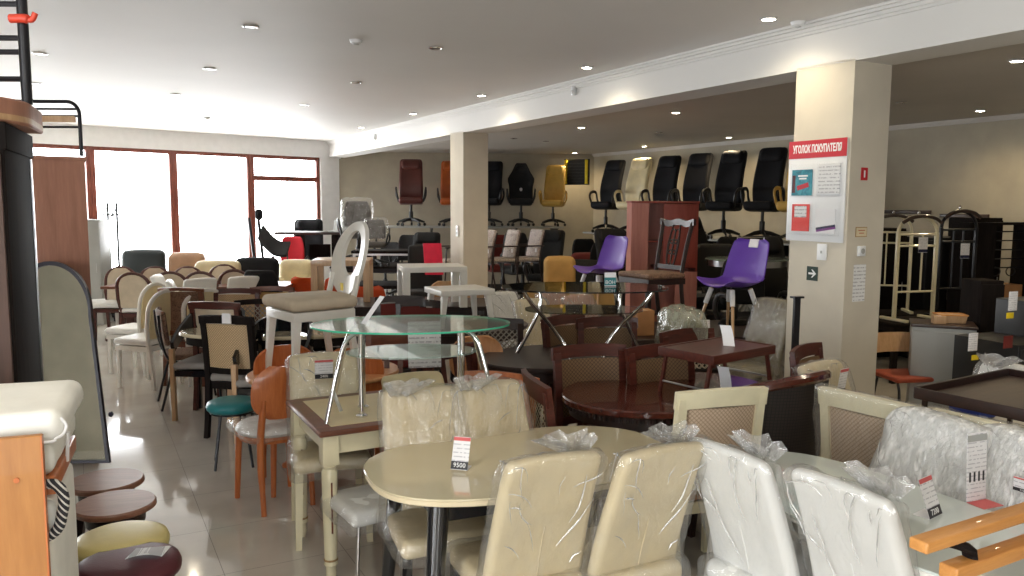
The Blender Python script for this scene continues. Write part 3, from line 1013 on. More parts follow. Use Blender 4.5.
def glass_side(o):
    """two-tier oval glass table on paired chrome tubes (stands on another table)"""
    h = .45
    MB().prism(superell(.5, .31, 56, 2.0), h - .008, h).build('glass_top', 'glass', o)
    MB().ring(superell(.503, .313, 56, 2.0), superell(.499, .309, 56, 2.0), h - .0085, h + .0005).build('glass_rim', 'glass_edge', o)
    MB().prism(superell(.33, .2, 48, 2.0), h - .148, h - .14).build('glass_shelf', 'glass_frost', o)
    for sx in (-1, 1):
        for sy in (-1, 1):
            MB().tube([(sx * .25, sy * .09, h - .01), (sx * .25, sy * .09, 0)], .013, 12).build('post', 'chrome', o)
            P = smooth_path([(sx * .25, sy * .1, h - .02), (sx * .32, sy * .15, h - .07), (sx * .37, sy * .19, .2), (sx * .41, sy * .22, .005)], 5)
            MB().tube(P, .011, 10).build('curved_leg', 'chrome', o)
            MB().lathe([(.004, 0), (.03, 0), (.03, .008), (.016, .014), (.004, .014)], 16, (sx * .25, sy * .09, 0)).build('foot_disc', 'chrome', o)

def glass_coffee(o):
    h = .5
    MB().prism(superell(.56, .35, 56, 2.4), h - .008, h).build('glass_top', 'glass_dark', o)
    MB().ring(superell(.562, .352, 56, 2.4), superell(.558, .348, 56, 2.4), h - .0085, h + .0005).build('glass_rim', 'black_gloss', o)
    MB().prism(superell(.4, .24, 48, 2.4), h - .158, h - .15).build('glass_shelf', 'glass_dark', o)
    for sx in (-1, 1):
        for sy in (-1, 1):
            P = smooth_path([(sx * .42, sy * .22, h - .01), (sx * .36, sy * .2, .4), (sx * .24, sy * .12, .26), (sx * .14, sy * .12, .12), (sx * .1, sy * .2, .004)], 6) if sy < 0 else \
                smooth_path([(sx * .3, sy * .22, h - .01), (sx * .28, sy * .2, .36), (sx * .34, sy * .2, .2), (sx * .44, sy * .24, .004)], 6)
            MB().tube(P, .013, 10).build('curved_leg', 'chrome', o)

def trestle_table(w, d, z, topm, legm):
    def b(o):
        MB().rb((0, 0, z - .018), (w, d, .036), .01, (2, 2, 1), 2).build('table_top', topm, o)
        MB().box((0, 0, z - .07), (w - .3, d * .5, .07)).build('apron', legm, o)
        for sx in (-1, 1):
            x = sx * (w / 2 - .2)
            MB().leg((x, 0, z - .036), (x, 0, .08), .09, .07, d0=.2, d1=.12).build('leg', legm, o)
            MB().tube(smooth_path([(x - .3, -.1, .02), (x - .16, -.05, .045), (x, 0, .11), (x + .16, .05, .045), (x + .3, .1, .02)], 4), [.022] * 4 + [.035] * 9 + [.022] * 4, 8).build('foot', legm, o)
    return b

def tray_table(w, d, h, topm, frame, tilt=.05, sink=.008):
    def b(o):
        MB().box((0, 0, h - sink), (w - .02, d - .02, .012)).build('tray_panel', topm, o)
        MB().box((0, -d / 2, h - .022), (w, .016, .05), .003).box((0, d / 2, h - .022), (w, .016, .05), .003) \
            .box((-w / 2, 0, h - .022), (.016, d, .05), .003).box((w / 2, 0, h - .022), (.016, d, .05), .003).build('tray_rim', frame, o)
        for sx in (-1, 1):
            for sy in (-1, 1):
                MB().leg((sx * (w / 2 - .03), sy * (d / 2 - .03), h - .035), (sx * (w / 2 - .03 + tilt), sy * (d / 2 - .03), 0), .018, .018).build('leg', frame, o)
            MB().tube([(sx * (w / 2 - .03 + tilt * .75), -(d / 2 - .03), h * .25), (sx * (w / 2 - .03 + tilt * .75), d / 2 - .03, h * .25)], .006, 8).build('cross_bar', 'steel', o)
    return b

# ------------------------------------------------------------------ text and tags
def text_mesh(txt, size, mat, parent, loc, rot=(90, 0, 0), th=.0006, bold=.0, name='lettering', sx=1):
    cu = bpy.data.curves.new(name, 'FONT')
    cu.body = txt; cu.size = size; cu.align_x = 'CENTER'; cu.align_y = 'CENTER'
    cu.extrude = th; cu.offset = bold; cu.resolution_u = 2
    tmp = bpy.data.objects.new(name, cu); COL.objects.link(tmp)
    bpy.context.view_layer.update()
    me = bpy.data.meshes.new_from_object(tmp.evaluated_get(bpy.context.evaluated_depsgraph_get()))
    bpy.data.objects.remove(tmp); bpy.data.curves.remove(cu)
    me.materials.clear(); me.materials.append(M[mat])
    o = bpy.data.objects.new(name, me); COL.objects.link(o)
    o.parent = parent
    o.location = loc; o.rotation_euler = tuple(R(a) for a in rot); o.scale = (sx, 1, 1)
    return o

def price_card(digits=None, w=.062, h=.11, lean=14, red=True, fold=True, ink=True):
    """card standing in local XZ, printed face towards -Y"""
    def b(o):
        Mt = Tm((0, 0, .001), rx=-lean)
        MB().box((0, 0, h / 2), (w, .0016, h), M4=Mt).build('card', 'tag_print' if ink else 'paper', o)
        if fold: MB().box((0, .03, .0012), (w, .06, .0014)).build('card_foot', 'paper', o)
        if red: MB().box((0, -.0012, h * .93), (w, .0008, h * .11), M4=Mt).build('red_header', 'tag_red', o)
        if digits:
            MB().box((0, -.0012, h * .13), (w, .0008, h * .24), M4=Mt).build('price_block', 'tag_black', o)
            d = text_mesh(digits, h * .2, 'white_ink', o, Mt @ Vector((0, -.0019, h * .13)), (90 - lean, 0, 0), name='price_digits')
    return b
# ------------------------------------------------------------------ the room
ZC, ZB, ZA = 3.145, 2.815, 2.95          # main ceiling, beam underside, alcove ceiling
V0, V1, VB = 4.8, 5.19, 10.25            # beam faces, back wall
UN, VL = -3.2, -4.6                      # near wall, left wall
W0 = GZ(39, 143.3, 2.795); W1 = GZ(320.6, 157.5, 2.795)
def uvpoly(pts): return [tuple(UV(u, v)[:2]) for u, v in pts]
wdir = (W1 - W0); wdir.z = 0; wdir.normalize()
wnor = Vector((-wdir.y, wdir.x, 0))      # away from the room
def wl(px):                              # where a pixel column meets the window wall line (distance along it from W0)
    d = ray(px, 150); dd = Vector((d.x, d.y)); w = Vector((wdir.x, wdir.y))
    # CAM + t d = W0 + s w
    det = dd.x * (-w.y) - dd.y * (-w.x)
    t = (W0.x * (-w.y) - W0.y * (-w.x)) / det
    q = dd * t - Vector((W0.x, W0.y))
    return q.dot(w)
sR = wl(320.6)
sV = lambda v: (v - toV(W0)) / toV(wdir)
sL = sV(VL)
def WP(s, n=0.0, z=0.0): return W0 + wdir * s + wnor * n + Vector((0, 0, z - W0.z))
Wm = Matrix(((wdir.x, wnor.x, 0, W0.x), (wdir.y, wnor.y, 0, W0.y), (0, 0, 1, 0), (0, 0, 0, 1)))

# floor: large glossy tiles laid along the room
t = NT('floor_tiles')
v = t.coord('Object', rot=(0, 0, -A))
sp = t.n('ShaderNodeSeparateXYZ'); t.l(v[0], v[1], sp, 0)
def grout(axis, off):
    q = t.math('FRACT', t.math('DIVIDE', t.math('ADD', (sp, axis), off), .6))
    return t.math('LESS_THAN', q, .006)
g = t.math('MAXIMUM', grout(0, 60.062), grout(1, 60.25))
n1 = t.noise(v, 2.2, 4); n2 = t.noise(v, 30, 3)
tile = t.ramp(n1, [(.3, srgb(196, 190, 180)), (.7, srgb(214, 208, 198))])
c = t.mix(g, tile, srgb(128, 122, 114))
r = t.math('ADD', t.math('MULTIPLY', n2, .06), .07)
r = t.math('ADD', r, t.math('MULTIPLY', g, .4))
M['floor'] = t.done(t.pbr(c, r, 0, t.bump(n1, .02, .01), .35, .55))
struct(MB().prism(uvpoly([(UN - .2, VL - .2), (UN - .2, VB + .2), (19, VB + .2), (19, VL - .2)]), -.1, 0).build('floor', 'floor', smooth=0))
E0v = (17.6, V1 - .1)
struct(MB().prism(uvpoly([(UN - .2, VL - .2), (UN - .2, V0 + .1), (17.7, V0 + .1), (14.6, VL - .2)]), ZC, ZC + .15).build('ceiling', 'ceil', smooth=0))
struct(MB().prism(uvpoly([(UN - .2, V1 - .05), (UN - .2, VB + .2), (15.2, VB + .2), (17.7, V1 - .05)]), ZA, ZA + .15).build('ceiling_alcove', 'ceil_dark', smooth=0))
struct(MB().prism(uvpoly([(UN - .1, V0), (UN - .1, V1), (17.5, V1), (17.35, V0)]), ZB, ZC + .05).build('beam', 'beam', smooth=0))
# cornice along the beam: stepped profile
m = MB()
for k, (dv, z0, z1) in enumerate(((.07, ZC - .018, ZC), (.05, ZC - .04, ZC - .018), (.028, ZC - .065, ZC - .04), (.014, ZC - .085, ZC - .065))):
    m.prism(uvpoly([(UN, V0 - dv), (UN, V0 + .01), (17.4, V0 + .01), (17.4, V0 - dv)]), z0, z1)
struct(m.build('trim_beam', 'beam', smooth=0))
m = MB()
for dv, z0, z1 in ((.06, ZA - .03, ZA), (.03, ZA - .06, ZA - .03)):
    m.prism(uvpoly([(UN, VB - dv), (UN, VB + .02), (15.2, VB + .02), (15.2, VB - dv)]), z0, z1)
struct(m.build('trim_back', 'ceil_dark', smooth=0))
# walls
struct(MB().prism(uvpoly([(UN - .2, VB), (UN - .2, VB + .2), (15.3, VB + .2), (15.2, VB)]), 0, 3.1).build('wall_back', 'wall', smooth=0))
struct(MB().prism(uvpoly([(15.15, VB + .15), (15.35, VB + .25), (17.9, V1 - .2), (17.55, V1 - .12)]), 0, 3.1).build('wall_end', 'wall', smooth=0))
lw_ = MB()
def lbox(mm, u0, u1, z0, z1, v0=VL - .2, v1=VL): mm.prism(uvpoly([(u0, v0), (u1, v0), (u1, v1), (u0, v1)]), z0, z1)
lbox(lw_, UN - .2, 15.5, 0, .4); lbox(lw_, UN - .2, 15.5, 2.75, 3.3)
ed_ = [UN - .2] + [q for w_ in ((-3.0, -1.0), (-.7, 1.5)) for q in w_] + [15.5]
for k in range(0, len(ed_), 2): lbox(lw_, ed_[k], ed_[k + 1], .4, 2.75)
struct(lw_.build('wall_left', 'wall', smooth=0))
for k, (a0, a1) in enumerate(((-3.0, -1.0), (-.7, 1.5))):  # unseen windows, placed for the daylight falling from the left
    m = MB()
    for q0, q1, z0, z1 in ((a0, a0 + .07, .4, 2.75), (a1 - .07, a1, .4, 2.75), (a0 + .07, a1 - .07, .4, .47), (a0 + .07, a1 - .07, 2.68, 2.75)):
        lbox(m, q0, q1, z0, z1, VL - .14, VL - .06)
    fr = struct(m.build('window_%d' % (k + 8), 'winframe', smooth=0))
    m = MB(); lbox(m, a0 + .06, a1 - .06, .46, 2.69, VL - .104, VL - .096)
    m.build('window_pane', 'pane', fr, smooth=0)
m = MB()
def wbox(s0, s1, z0, z1, n0=0, n1=.22):
    m.box(((s0 + s1) / 2, (n0 + n1) / 2, (z0 + z1) / 2), (s1 - s0, n1 - n0, z1 - z0), M4=Wm)
WT = 2.795
wbox(sL - .3, sR + .5, WT, ZC + .1); wbox(sR, sR + .45, 0, WT); wbox(sL - .3, sR, 0, .12)
struct(m.build('wall_window', 'wall_white', smooth=0))
# windows: brown timber frames, each with its pane
cols = [sL - .05] + [sL * .52] + [wl(91), wl(174.0), wl(251.5), sR]
for k in range(5):
    s0, s1 = cols[k], cols[k + 1]
    fw = .075
    m = MB()
    def fb(a0, a1, z0, z1): m.box(((a0 + a1) / 2, .1, (z0 + z1) / 2), (a1 - a0, .09, z1 - z0), .006, M4=Wm)
    fb(s0, s0 + fw, .12, WT); fb(s1 - fw, s1, .12, WT); fb(s0 + fw, s1 - fw, WT - .07, WT); fb(s0 + fw, s1 - fw, .12, .2)
    if k == 4: fb(s0 + fw, s1 - fw, 2.27, 2.37)
    fr = struct(m.build('window_%d' % (k + 1), 'winframe'))
    MB().box(((s0 + s1) / 2, .1, (WT + .12) / 2), (s1 - s0 - 2 * fw + .02, .008, WT - .2), M4=Wm).build('window_pane', 'pane', fr)
struct(MB().box(((cols[0] + sR) / 2, -.06, .12), (sR - cols[0], .22, .04), .01, M4=Wm).build('trim_sill', 'wall_white'))
# near wall behind the camera, with an unseen window added for fill daylight
nw = MB()
Nm = Matrix.Rotation(A, 4, 'Z')
def nbox(mm, v0, v1, z0, z1, u0=UN - .2, u1=UN): mm.box(((v0 + v1) / 2, (u0 + u1) / 2, (z0 + z1) / 2), (v1 - v0, u1 - u0, z1 - z0), M4=Nm)
nbox(nw, VL - .2, VB + .2, 0, .5); nbox(nw, VL - .2, VB + .2, 2.7, 3.3)
fill_win = [(-1.4, -.2)]
lwin = [(-3.0, -1.0), (-.7, 1.5)]
ed = [VL - .2] + [q for w_ in fill_win for q in w_] + [VB + .2]
for k in range(0, len(ed), 2): nbox(nw, ed[k], ed[k + 1], .5, 2.7)
struct(nw.build('wall_near', 'wall', smooth=0))
for k, (a0, a1) in enumerate(fill_win):
    m = MB()
    for q0, q1, z0, z1 in ((a0, a0 + .07, .5, 2.7), (a1 - .07, a1, .5, 2.7), (a0 + .07, a1 - .07, .5, .57), (a0 + .07, a1 - .07, 2.63, 2.7)):
        nbox(m, q0, q1, z0, z1, UN - .14, UN - .06)
    fr = struct(m.build('window_%d' % (k + 6), 'winframe', smooth=0))
    m = MB(); nbox(m, a0 + .06, a1 - .06, .56, 2.64, UN - .104, UN - .096)
    m.build('window_pane', 'pane', fr, smooth=0)
# pillars
PU0, PU1 = 3.9, 4.42
for k, (u0, u1) in enumerate(((PU0, PU1), (10.41, 10.86))):
    struct(MB().prism(uvpoly([(u0, V0), (u0, V1), (u1, V1), (u1, V0)]), 0, ZB + .02).build('pillar_%d' % (k + 1), 'pillar', smooth=0))
# baseboards
struct(MB().prism(uvpoly([(UN, VB - .015), (UN, VB), (15.2, VB), (15.2, VB - .015)]), 0, .08).build('baseboard_back', 'beam', smooth=0))

# ------------------------------------------------------------------ light
wd = bpy.data.worlds.new('world'); S.world = wd; wd.use_nodes = True
bg = wd.node_tree.nodes['Background']
bg.inputs[0].default_value = (.95, .98, 1.0, 1); bg.inputs[1].default_value = WORLD
def area(name, Mt, w, h, power=None, portal=False, col=(1, 1, 1)):
    l = bpy.data.lights.new(name, 'AREA'); l.shape = 'RECTANGLE'; l.size = w; l.size_y = h
    l.color = col
    if power: l.energy = power
    l.cycles.is_portal = portal
    o = bpy.data.objects.new(name, l); COL.objects.link(o); o.matrix_world = Mt
    return o
# portals guide the daylight through the window openings (area lights shine along local -Z)
Pm = Wm @ Matrix.Translation(((sL + sR) / 2, .16, 1.45)) @ Matrix.Rotation(R(-90), 4, 'X')
area('daylight_portal', Pm, sR - sL, 2.6, portal=True)
for a0, a1 in fill_win:
    Pm = Nm @ Matrix.Translation(((a0 + a1) / 2, UN - .16, 1.6)) @ Matrix.Rotation(R(90), 4, 'X')
    area('daylight_portal', Pm, a1 - a0, 2.1, portal=True)

for a0, a1 in lwin:
    Pm = Nm @ Matrix.Translation((VL - .16, (a0 + a1) / 2, 1.58)) @ Matrix.Rotation(R(-90), 4, 'Y')
    area('daylight_portal', Pm, 2.3, a1 - a0, portal=True)

def downlight(p, lit, label, group, power=SPOT, colr=(1, .84, .58)):
    def b(o):
        MB().lathe([(.048, 0), (.062, -.002), (.062, -.009), (.05, -.014), (.044, -.006), (.044, 0)], 24).build('trim_ring', 'chrome' if not lit else 'silver', o)
        MB().lathe([(.004, -.003), (.043, -.003), (.043, -.012), (.004, -.012)], 20).build('lamp', 'led' if lit else 'lamp_off', o)
    o = inst('downlight_on' if lit else 'downlight_off', b, 'recessed_spotlight', label, 'ceiling light', p, 0, group)
    if lit:
        l = bpy.data.lights.new('spot_lamp', 'SPOT'); l.energy = power; l.spot_size = R(150); l.spot_blend = 1
        l.color = colr; l.shadow_soft_size = .05
        lo = bpy.data.objects.new('spot_lamp', l); COL.objects.link(lo); lo.location = Vector(p) - Vector((0, 0, .03))
    return o
us = [4.34, 6.69, 9.03, 11.34, 13.85]
ordn = ['nearest to the red board pillar', 'second along the beam from the board pillar', 'third along the beam from the board pillar', 'fourth along the beam, before the far pillar', 'last along the beam before the far wall']
def unseen_lamp(p):          # unseen lit fittings, added on the grid to brighten the front of the hall
    MB().lathe([(.048, 0), (.062, -.002), (.062, -.009), (.05, -.014), (.044, -.006), (.044, 0)], 24, p).build('lamp_ring', 'silver', bpy.data.objects['ceiling'])
    MB().lathe([(.004, -.003), (.042, -.003), (.042, -.007), (.004, -.007)], 20, p).build('lamp_disc', 'led', bpy.data.objects['ceiling'])
    l = bpy.data.lights.new('spot_lamp', 'SPOT'); l.energy = FSPOT; l.spot_size = R(150); l.spot_blend = 1
    l.color = (1, .88, .68); l.shadow_soft_size = .05
    lo = bpy.data.objects.new('spot_lamp', l); COL.objects.link(lo); lo.location = Vector(p) - Vector((0, 0, .03))
for u, vv in ((-.36, 4.41), (1.99, 4.41), (1.99, -.45), (-.36, 1.15)): unseen_lamp(UV(u, vv, ZC))
for u, nm in zip(us, ordn):
    downlight(UV(u, 4.41, ZC), True, 'glowing ceiling spotlight beside the white beam, ' + nm, 'spotlights along the beam')
for u, nm in ((6.53, 'over the glass table aisle, larger chrome ring'), (8.79, 'middle of the ceiling behind the motion sensor'), (11.1, 'deep in the hall between two other unlit spots')):
    downlight(UV(u, 2.75, ZC), False, 'unlit chrome ceiling spotlight ' + nm, 'unlit ceiling spotlights')
for u, nm in ((4.3, 'above the bed frame corner'), (6.46, 'with dark lamp, first in its row from the bed frame'), (8.66, 'second in its row from the bed frame'),):
    downlight(UV(u, 1.2, ZC), False, 'unlit chrome ceiling spotlight ' + nm, 'unlit ceiling spotlights')
downlight(UV(10.89, 1.1, ZC), True, 'glowing ceiling spotlight in the brightest ceiling area towards the windows', 'lit spotlights in the main ceiling')
downlight(UV(13.2, 1.1, ZC), False, 'unlit ceiling spotlight close to the window wall', 'unlit ceiling spotlights')
downlight(GZ(40, 53, ZC), False, 'unlit ceiling spotlight just behind the bunk bed ladder post', 'unlit ceiling spotlights')
downlight(GZ(36, 83, ZC), False, 'unlit ceiling spotlight above the rounded desk board', 'unlit ceiling spotlights')
alit = [((10.08, 6.56), True, 'alcove spotlight glowing between the two pillars, nearer row'), ((7.88, 6.51), True, 'alcove spotlight glowing near the board pillar, nearer row'),
        ((15.0, 9.6), True, 'alcove spotlight glowing in the far corner above the slatted panel'), ((12.59, 9.65), True, 'alcove spotlight glowing above the cream wall chair'),
        ((10.24, 9.6), True, 'alcove spotlight glowing above the last black wall chairs'), ((5.88, 9.45), True, 'alcove spotlight lighting the bare wall above the coat racks'),
        ((3.78, 6.5), True, 'alcove spotlight glowing behind the board pillar near the frame edge')]
for (u, vv), lit, nm in alit:
    downlight(UV(u, vv, ZA), lit, nm, 'alcove spotlights', ASPOT, (1, .78, .46))
for (px, py), nm in (((514, 138), 'beside the far pillar'), ((659, 132), 'between two glowing ones'), ((546, 141), 'towards the end wall'), ((901, 102), 'right beside the board pillar')):
    downlight(GZ(px, py, ZA), False, 'unlit alcove ceiling spotlight ' + nm, 'unlit alcove spotlights')
def smoke(o):
    MB().lathe([(.004, -.032), (.03, -.032), (.045, -.024), (.05, -.008), (.055, 0), (.004, 0)], 20).build('housing', 'board_white', o)
    MB().lathe([(.004, -.042), (.02, -.04), (.024, -.032), (.004, -.032)], 14).build('sensor_head', 'silver', o)
inst('smoke', smoke, 'smoke_detector', 'white smoke detector on the ceiling near the camera', 'smoke detector', GZ(356, 40, ZC))
inst('smoke', smoke, 'smoke_detector', 'small smoke detector on the bright ceiling near the windows', 'smoke detector', GZ(207, 117, ZC))
inst('smoke', smoke, 'smoke_detector', 'smoke detector on the ceiling close to the cornice by the board pillar', 'smoke detector', GZ(798, 22, ZC))
def pir(o):
    MB().rb((0, -.02, 0), (.06, .04, .1), .012, (1, 1, 1), 2).build('housing', 'board_white', o)
    MB().rb((0, -.042, -.015), (.04, .012, .04), .005, (1, 1, 1), 2).build('lens', 'silver', o)
p = GV(575, 91, V0); inst('pir', pir, 'motion_sensor', 'small white sensor box on the beam face', 'sensor', p, ALPHA - 90)
p = GV(376, 137, V0); inst('pir', pir, 'motion_sensor', 'tiny white sensor box near the far end of the beam', 'sensor', p, ALPHA - 90)

# ------------------------------------------------------------------ notices on the pillar
PF = UV(PU0, V0)                 # near corner of the pillar's main face; face runs along +u
Pm = Matrix(((SA, -CA * -1, 0, 0), (0, 0, 0, 0), (0, 0, 1, 0), (0, 0, 0, 1)))
def on_face(px, py): return GV(px, py, V0)      # point on the main-room face
def on_side(px, py):                            # point on the face towards the camera (u = PU0)
    d = ray(px, py); return CAM + d * (PU0 / (-SA * d.x + CA * d.y))
RF = LEFT                                       # local -Y looks into the main room
a = on_face(846, 137.5); b_ = on_face(789.5, 243)
bw = abs(toU(on_face(788.5, 190)) - toU(on_face(846, 190))); bz1, bz0 = a.z, on_face(842, 243).z
bc = (on_face(846.5, 190) + on_face(788.5, 190)) / 2
BH = bz1 - bz0
BW = bw
bd = thing('information_board', 'white information board with red header and four clear pockets on the pillar', 'notice board')
put(bd, (bc.x, bc.y, bz0), RF)
MB().rb((0, -.006, BH / 2), (BW, .01, BH), .003, (1, 1, 1), 1).build('backing', 'board_white', bd)
hd = MB().box((0, -.0125, BH - .065), (BW * 1.0, .003, .13)).build('red_header', 'sign_red', bd)
hd_t = text_mesh('УГОЛОК ПОКУПАТЕЛЯ', .056, 'white_ink', hd, (0, -.0145, BH - .066), bold=.0022, name='header_lettering')
hd_t.scale = (BW * .84 / max(hd_t.dimensions.x, .01), 1.35, 1)
pw, ph = BW * .41, (BH - .2) * .44
for cx in (-1, 1):
    for cz in (0, 1):
        px_, pz_ = cx * BW * .235, .05 + ph / 2 + cz * (ph + .045)
        pk = MB().box((px_, -.022, pz_), (pw, .002, ph)).box((px_ - pw / 2, -.017, pz_), (.003, .012, ph)).box((px_ + pw / 2, -.017, pz_), (.003, .012, ph)).box((px_, -.017, pz_ - ph / 2), (pw, .012, .003)).build('clear_pocket', 'pocket', bd)
def leaflet(nm, label, mat, cx, cz, w, h, extra=None):
    o = tag(MB().box((0, 0, 0), (w, .006, h)).build(nm, mat), label, 'leaflet')
    q = Matrix.Rotation(R(RF), 3, 'Z') @ Vector((cx, -.0155, 0))
    put(o, (bc.x + q.x, bc.y + q.y, bz0 + cz), RF)
    if extra: extra(o)
    return o
pz0, pz1 = .05, .05 + ph + .045
def teal_x(o):
    MB().box((0, -.0035, -.05), (.11, .001, .035), M4=Tm((0, 0, .02), ry=-14)).build('cover_picture', 'sign_red', o)
    MB().box((-.075, -.0035, -.01), (.03, .001, .13)).build('cover_spine', 'burgundy_vinyl', o)
    MB().box((.01, -.0036, .05), (.09, .0006, .012)).box((.01, -.0036, .03), (.07, .0006, .012)).build('cover_lettering', 'white_ink', o)
leaflet('booklet', 'teal booklet with red picture in the upper pocket of the board', 'book_teal', -BW * .235, pz1 + ph * .42, BW * .36, ph * .8, teal_x)
def red_x(o):
    MB().box((.0, -.0035, .045), (.115, .001, .085)).build('cover_label', 'paper_print', o)
leaflet('booklet', 'red booklet with white label in the lower pocket of the board', 'book_red', -BW * .235, pz0 + ph * .52, BW * .31, ph * .84, red_x)
leaflet('notice_sheet', 'printed white sheet in the upper pocket beside the teal booklet', 'paper_print', BW * .235, pz1 + ph * .52, BW * .36, ph * .9)
def wh_x(o):
    MB().box((0, -.0035, -.042), (BW * .33, .001, .016), M4=Tm(ry=-9)).build('navy_stripe', 'navy_ink', o)
    MB().box((0, -.0035, -.058), (BW * .33, .001, .016), M4=Tm(ry=-9)).build('purple_stripe', 'purple_ink', o)
leaflet('booklet', 'white booklet with purple stripe in the lower pocket of the board', 'paper', BW * .2, pz0 + ph * .42, BW * .34, ph * .74, wh_x)
o = thing('light_switch', 'white wall switch on the pillar under the information board', 'switch')
p = on_face(822.5, 252 - 0); put(o, on_face(822.5, 252), RF)
MB().rb((0, -.006, 0), (.085, .012, .12), .004, (1, 1, 1), 2).build('plate', 'board_white', o); MB().box((0, -.014, 0), (.012, .006, .02)).build('rocker', 'grey_panel', o)
o = thing('exit_sign', 'green square arrow sign on the pillar under the switch', 'sign')
put(o, on_face(812.5, 273.5), RF)
MB().box((0, -.003, 0), (.1, .004, .105)).build('plate', 'sign_green', o)
m = MB(); m.box((-.008, -.0058, 0), (.05, .001, .014)); m.add([(.038, -.0063, 0), (.004, -.0063, .03), (-.008, -.0063, .03), (.018, -.0063, 0), (-.008, -.0063, -.03), (.004, -.0063, -.03), (.038, -.0052, 0), (.004, -.0052, .03), (-.008, -.0052, .03), (.018, -.0052, 0), (-.008, -.0052, -.03), (.004, -.0052, -.03)],
      [(0, 1, 2, 3), (0, 3, 4, 5), (6, 9, 8, 7), (6, 11, 10, 9), (0, 6, 7, 1), (1, 7, 8, 2), (2, 8, 9, 3), (3, 9, 10, 4), (4, 10, 11, 5), (5, 11, 6, 0)])
m.build('arrow', 'white_ink', o)
RS = TOCAM
o = thing('fire_sign', 'small red sign with a white bar on the pillar side', 'sign'); put(o, on_side(864, 174), RS)
MB().box((0, -.003, 0), (.066, .004, .09)).build('plate', 'sign_red', o); MB().box((0, -.0055, 0), (.014, .001, .05)).build('white_bar', 'white_ink', o)
o = thing('small_plaque', 'small cream plaque with gold border on the pillar side', 'sign'); put(o, on_side(861, 232), RS)
MB().box((0, -.002, 0), (.12, .003, .072)).build('border', 'gold', o); MB().box((0, -.004, 0), (.108, .002, .06)).build('face', 'cream_edge', o)
MB().box((0, -.0053, .012), (.07, .0006, .006)).box((0, -.0053, -.008), (.05, .0006, .006)).build('lettering_lines', 'rust', o)
o = thing('power_socket', 'white wall socket on the pillar side under the plaque', 'socket'); put(o, on_side(860, 251), RS)
MB().rb((0, -.012, 0), (.07, .024, .075), .006, (1, 1, 1), 2).build('housing', 'board_white', o); MB().lathe([(.004, 0), (.02, 0), (.02, .003), (.004, .003)], 16, M4=Tm((0, -.024, 0), rx=90)).build('outlet', 'grey_panel', o)
o = tag(MB().box((0, -.001, 0), (.13, .0015, .27)).build('notice_sheet', 'paper_print'), 'printed paper sheet taped to the pillar side below the socket', 'notice'); put(o, on_side(859, 283), RS)
p = UV(10.56, V0)
o = thing('power_socket', 'white socket panel on the far pillar', 'socket'); put(o, GV(458, 231, V0), RF)
MB().rb((0, -.01, 0), (.08, .02, .16), .006, (1, 1, 1), 2).build('housing', 'board_white', o); MB().box((0, -.022, .03), (.04, .004, .04)).box((0, -.022, -.03), (.04, .004, .04)).build('outlet', 'grey_panel', o)
# ------------------------------------------------------------------ near right: white glass table and its wrapped chairs
REF = (0, .25)
WT_C = (1.29, 2.725)
inst('wtable', stadium_table(.66, .325, .75, 'white_glass', 'white_frame', 'white_frame', .028, 3.2, (.78, .7), .06), 'dining_table',
     'white glass dining table with rounded ends between film-wrapped white chairs', 'table', (*WT_C, 0), ALPHA + 90 + 0)
wc = parsons('white_leather', 'white_frame', 'film', .98, .36, .40, seed=3)
wc2 = parsons('white_leather', 'white_frame', 'film_white', .98, .37, .42, seed=9, skirt=False)
G = 'film-wrapped white chairs at the white table'
inst('wc', wc, 'dining_chair', 'white film-wrapped chair next to the cream cane chair, back to the camera', 'chair', base_at(739, 442, .985, RIGHT + 2, REF), RIGHT + 2, G)
inst('wc', wc, 'dining_chair', 'white film-wrapped chair cut by the lower frame edge beside the wooden rails', 'chair', base_at(853, 475, .985, RIGHT, REF), RIGHT, G)
inst('wc2', wc2, 'dining_chair', 'white chair in crinkled bubble film across the glass table, facing left', 'chair', base_at(932, 415, .985, LEFT, REF), LEFT, G)
inst('wc2', wc2, 'dining_chair', 'white chair in crinkled bubble film cut by the frame edge beside the tall info card', 'chair', base_at(1024, 434, .985, LEFT, REF), LEFT, G)
cc = cane_chair('cream_frame', 'cane_pink', 'tan_leather', .97, .44, .08)
inst('cc', cc, 'dining_chair', 'cream framed cane-back chair standing between beige and white wrapped chairs', 'chair', base_at(722, 391, .965, AWAY - 12, REF), AWAY - 12, 'cream cane chairs')
ccw = cane_chair('cream_frame', 'cane_pink', 'tan_leather', .97, .46, .08, wrap='film')
inst('ccw', ccw, 'dining_chair', 'cream cane-back chair half covered in film behind the bubble-wrapped chair', 'chair', base_at(868, 398, .965, RIGHT + 6, REF), RIGHT + 6, 'cream cane chairs')
inst('ccw', ccw, 'dining_chair', 'cream cane-back chair with curved top rail cut by the frame edge under the dark tray', 'chair', base_at(992, 424, .965, RIGHT, REF), RIGHT, 'cream cane chairs')
# second cream table row further back
inst('ctable', pedestal_table(.7, .45, .75, 'cream_glass', 'cream_frame', .035), 'dining_table', 'cream dining table mostly hidden behind the cream cane chairs', 'table', (2.28, 3.52, 0), ALPHA + 90)
inst('wc3', parsons('white_leather', 'white_frame', 'film', .98, .38, .42, seed=21), 'dining_chair', 'white film-wrapped chair seen under the dark tray rim by the frame edge', 'chair', base_at(1012, 372, .945, LEFT, REF), LEFT, G)
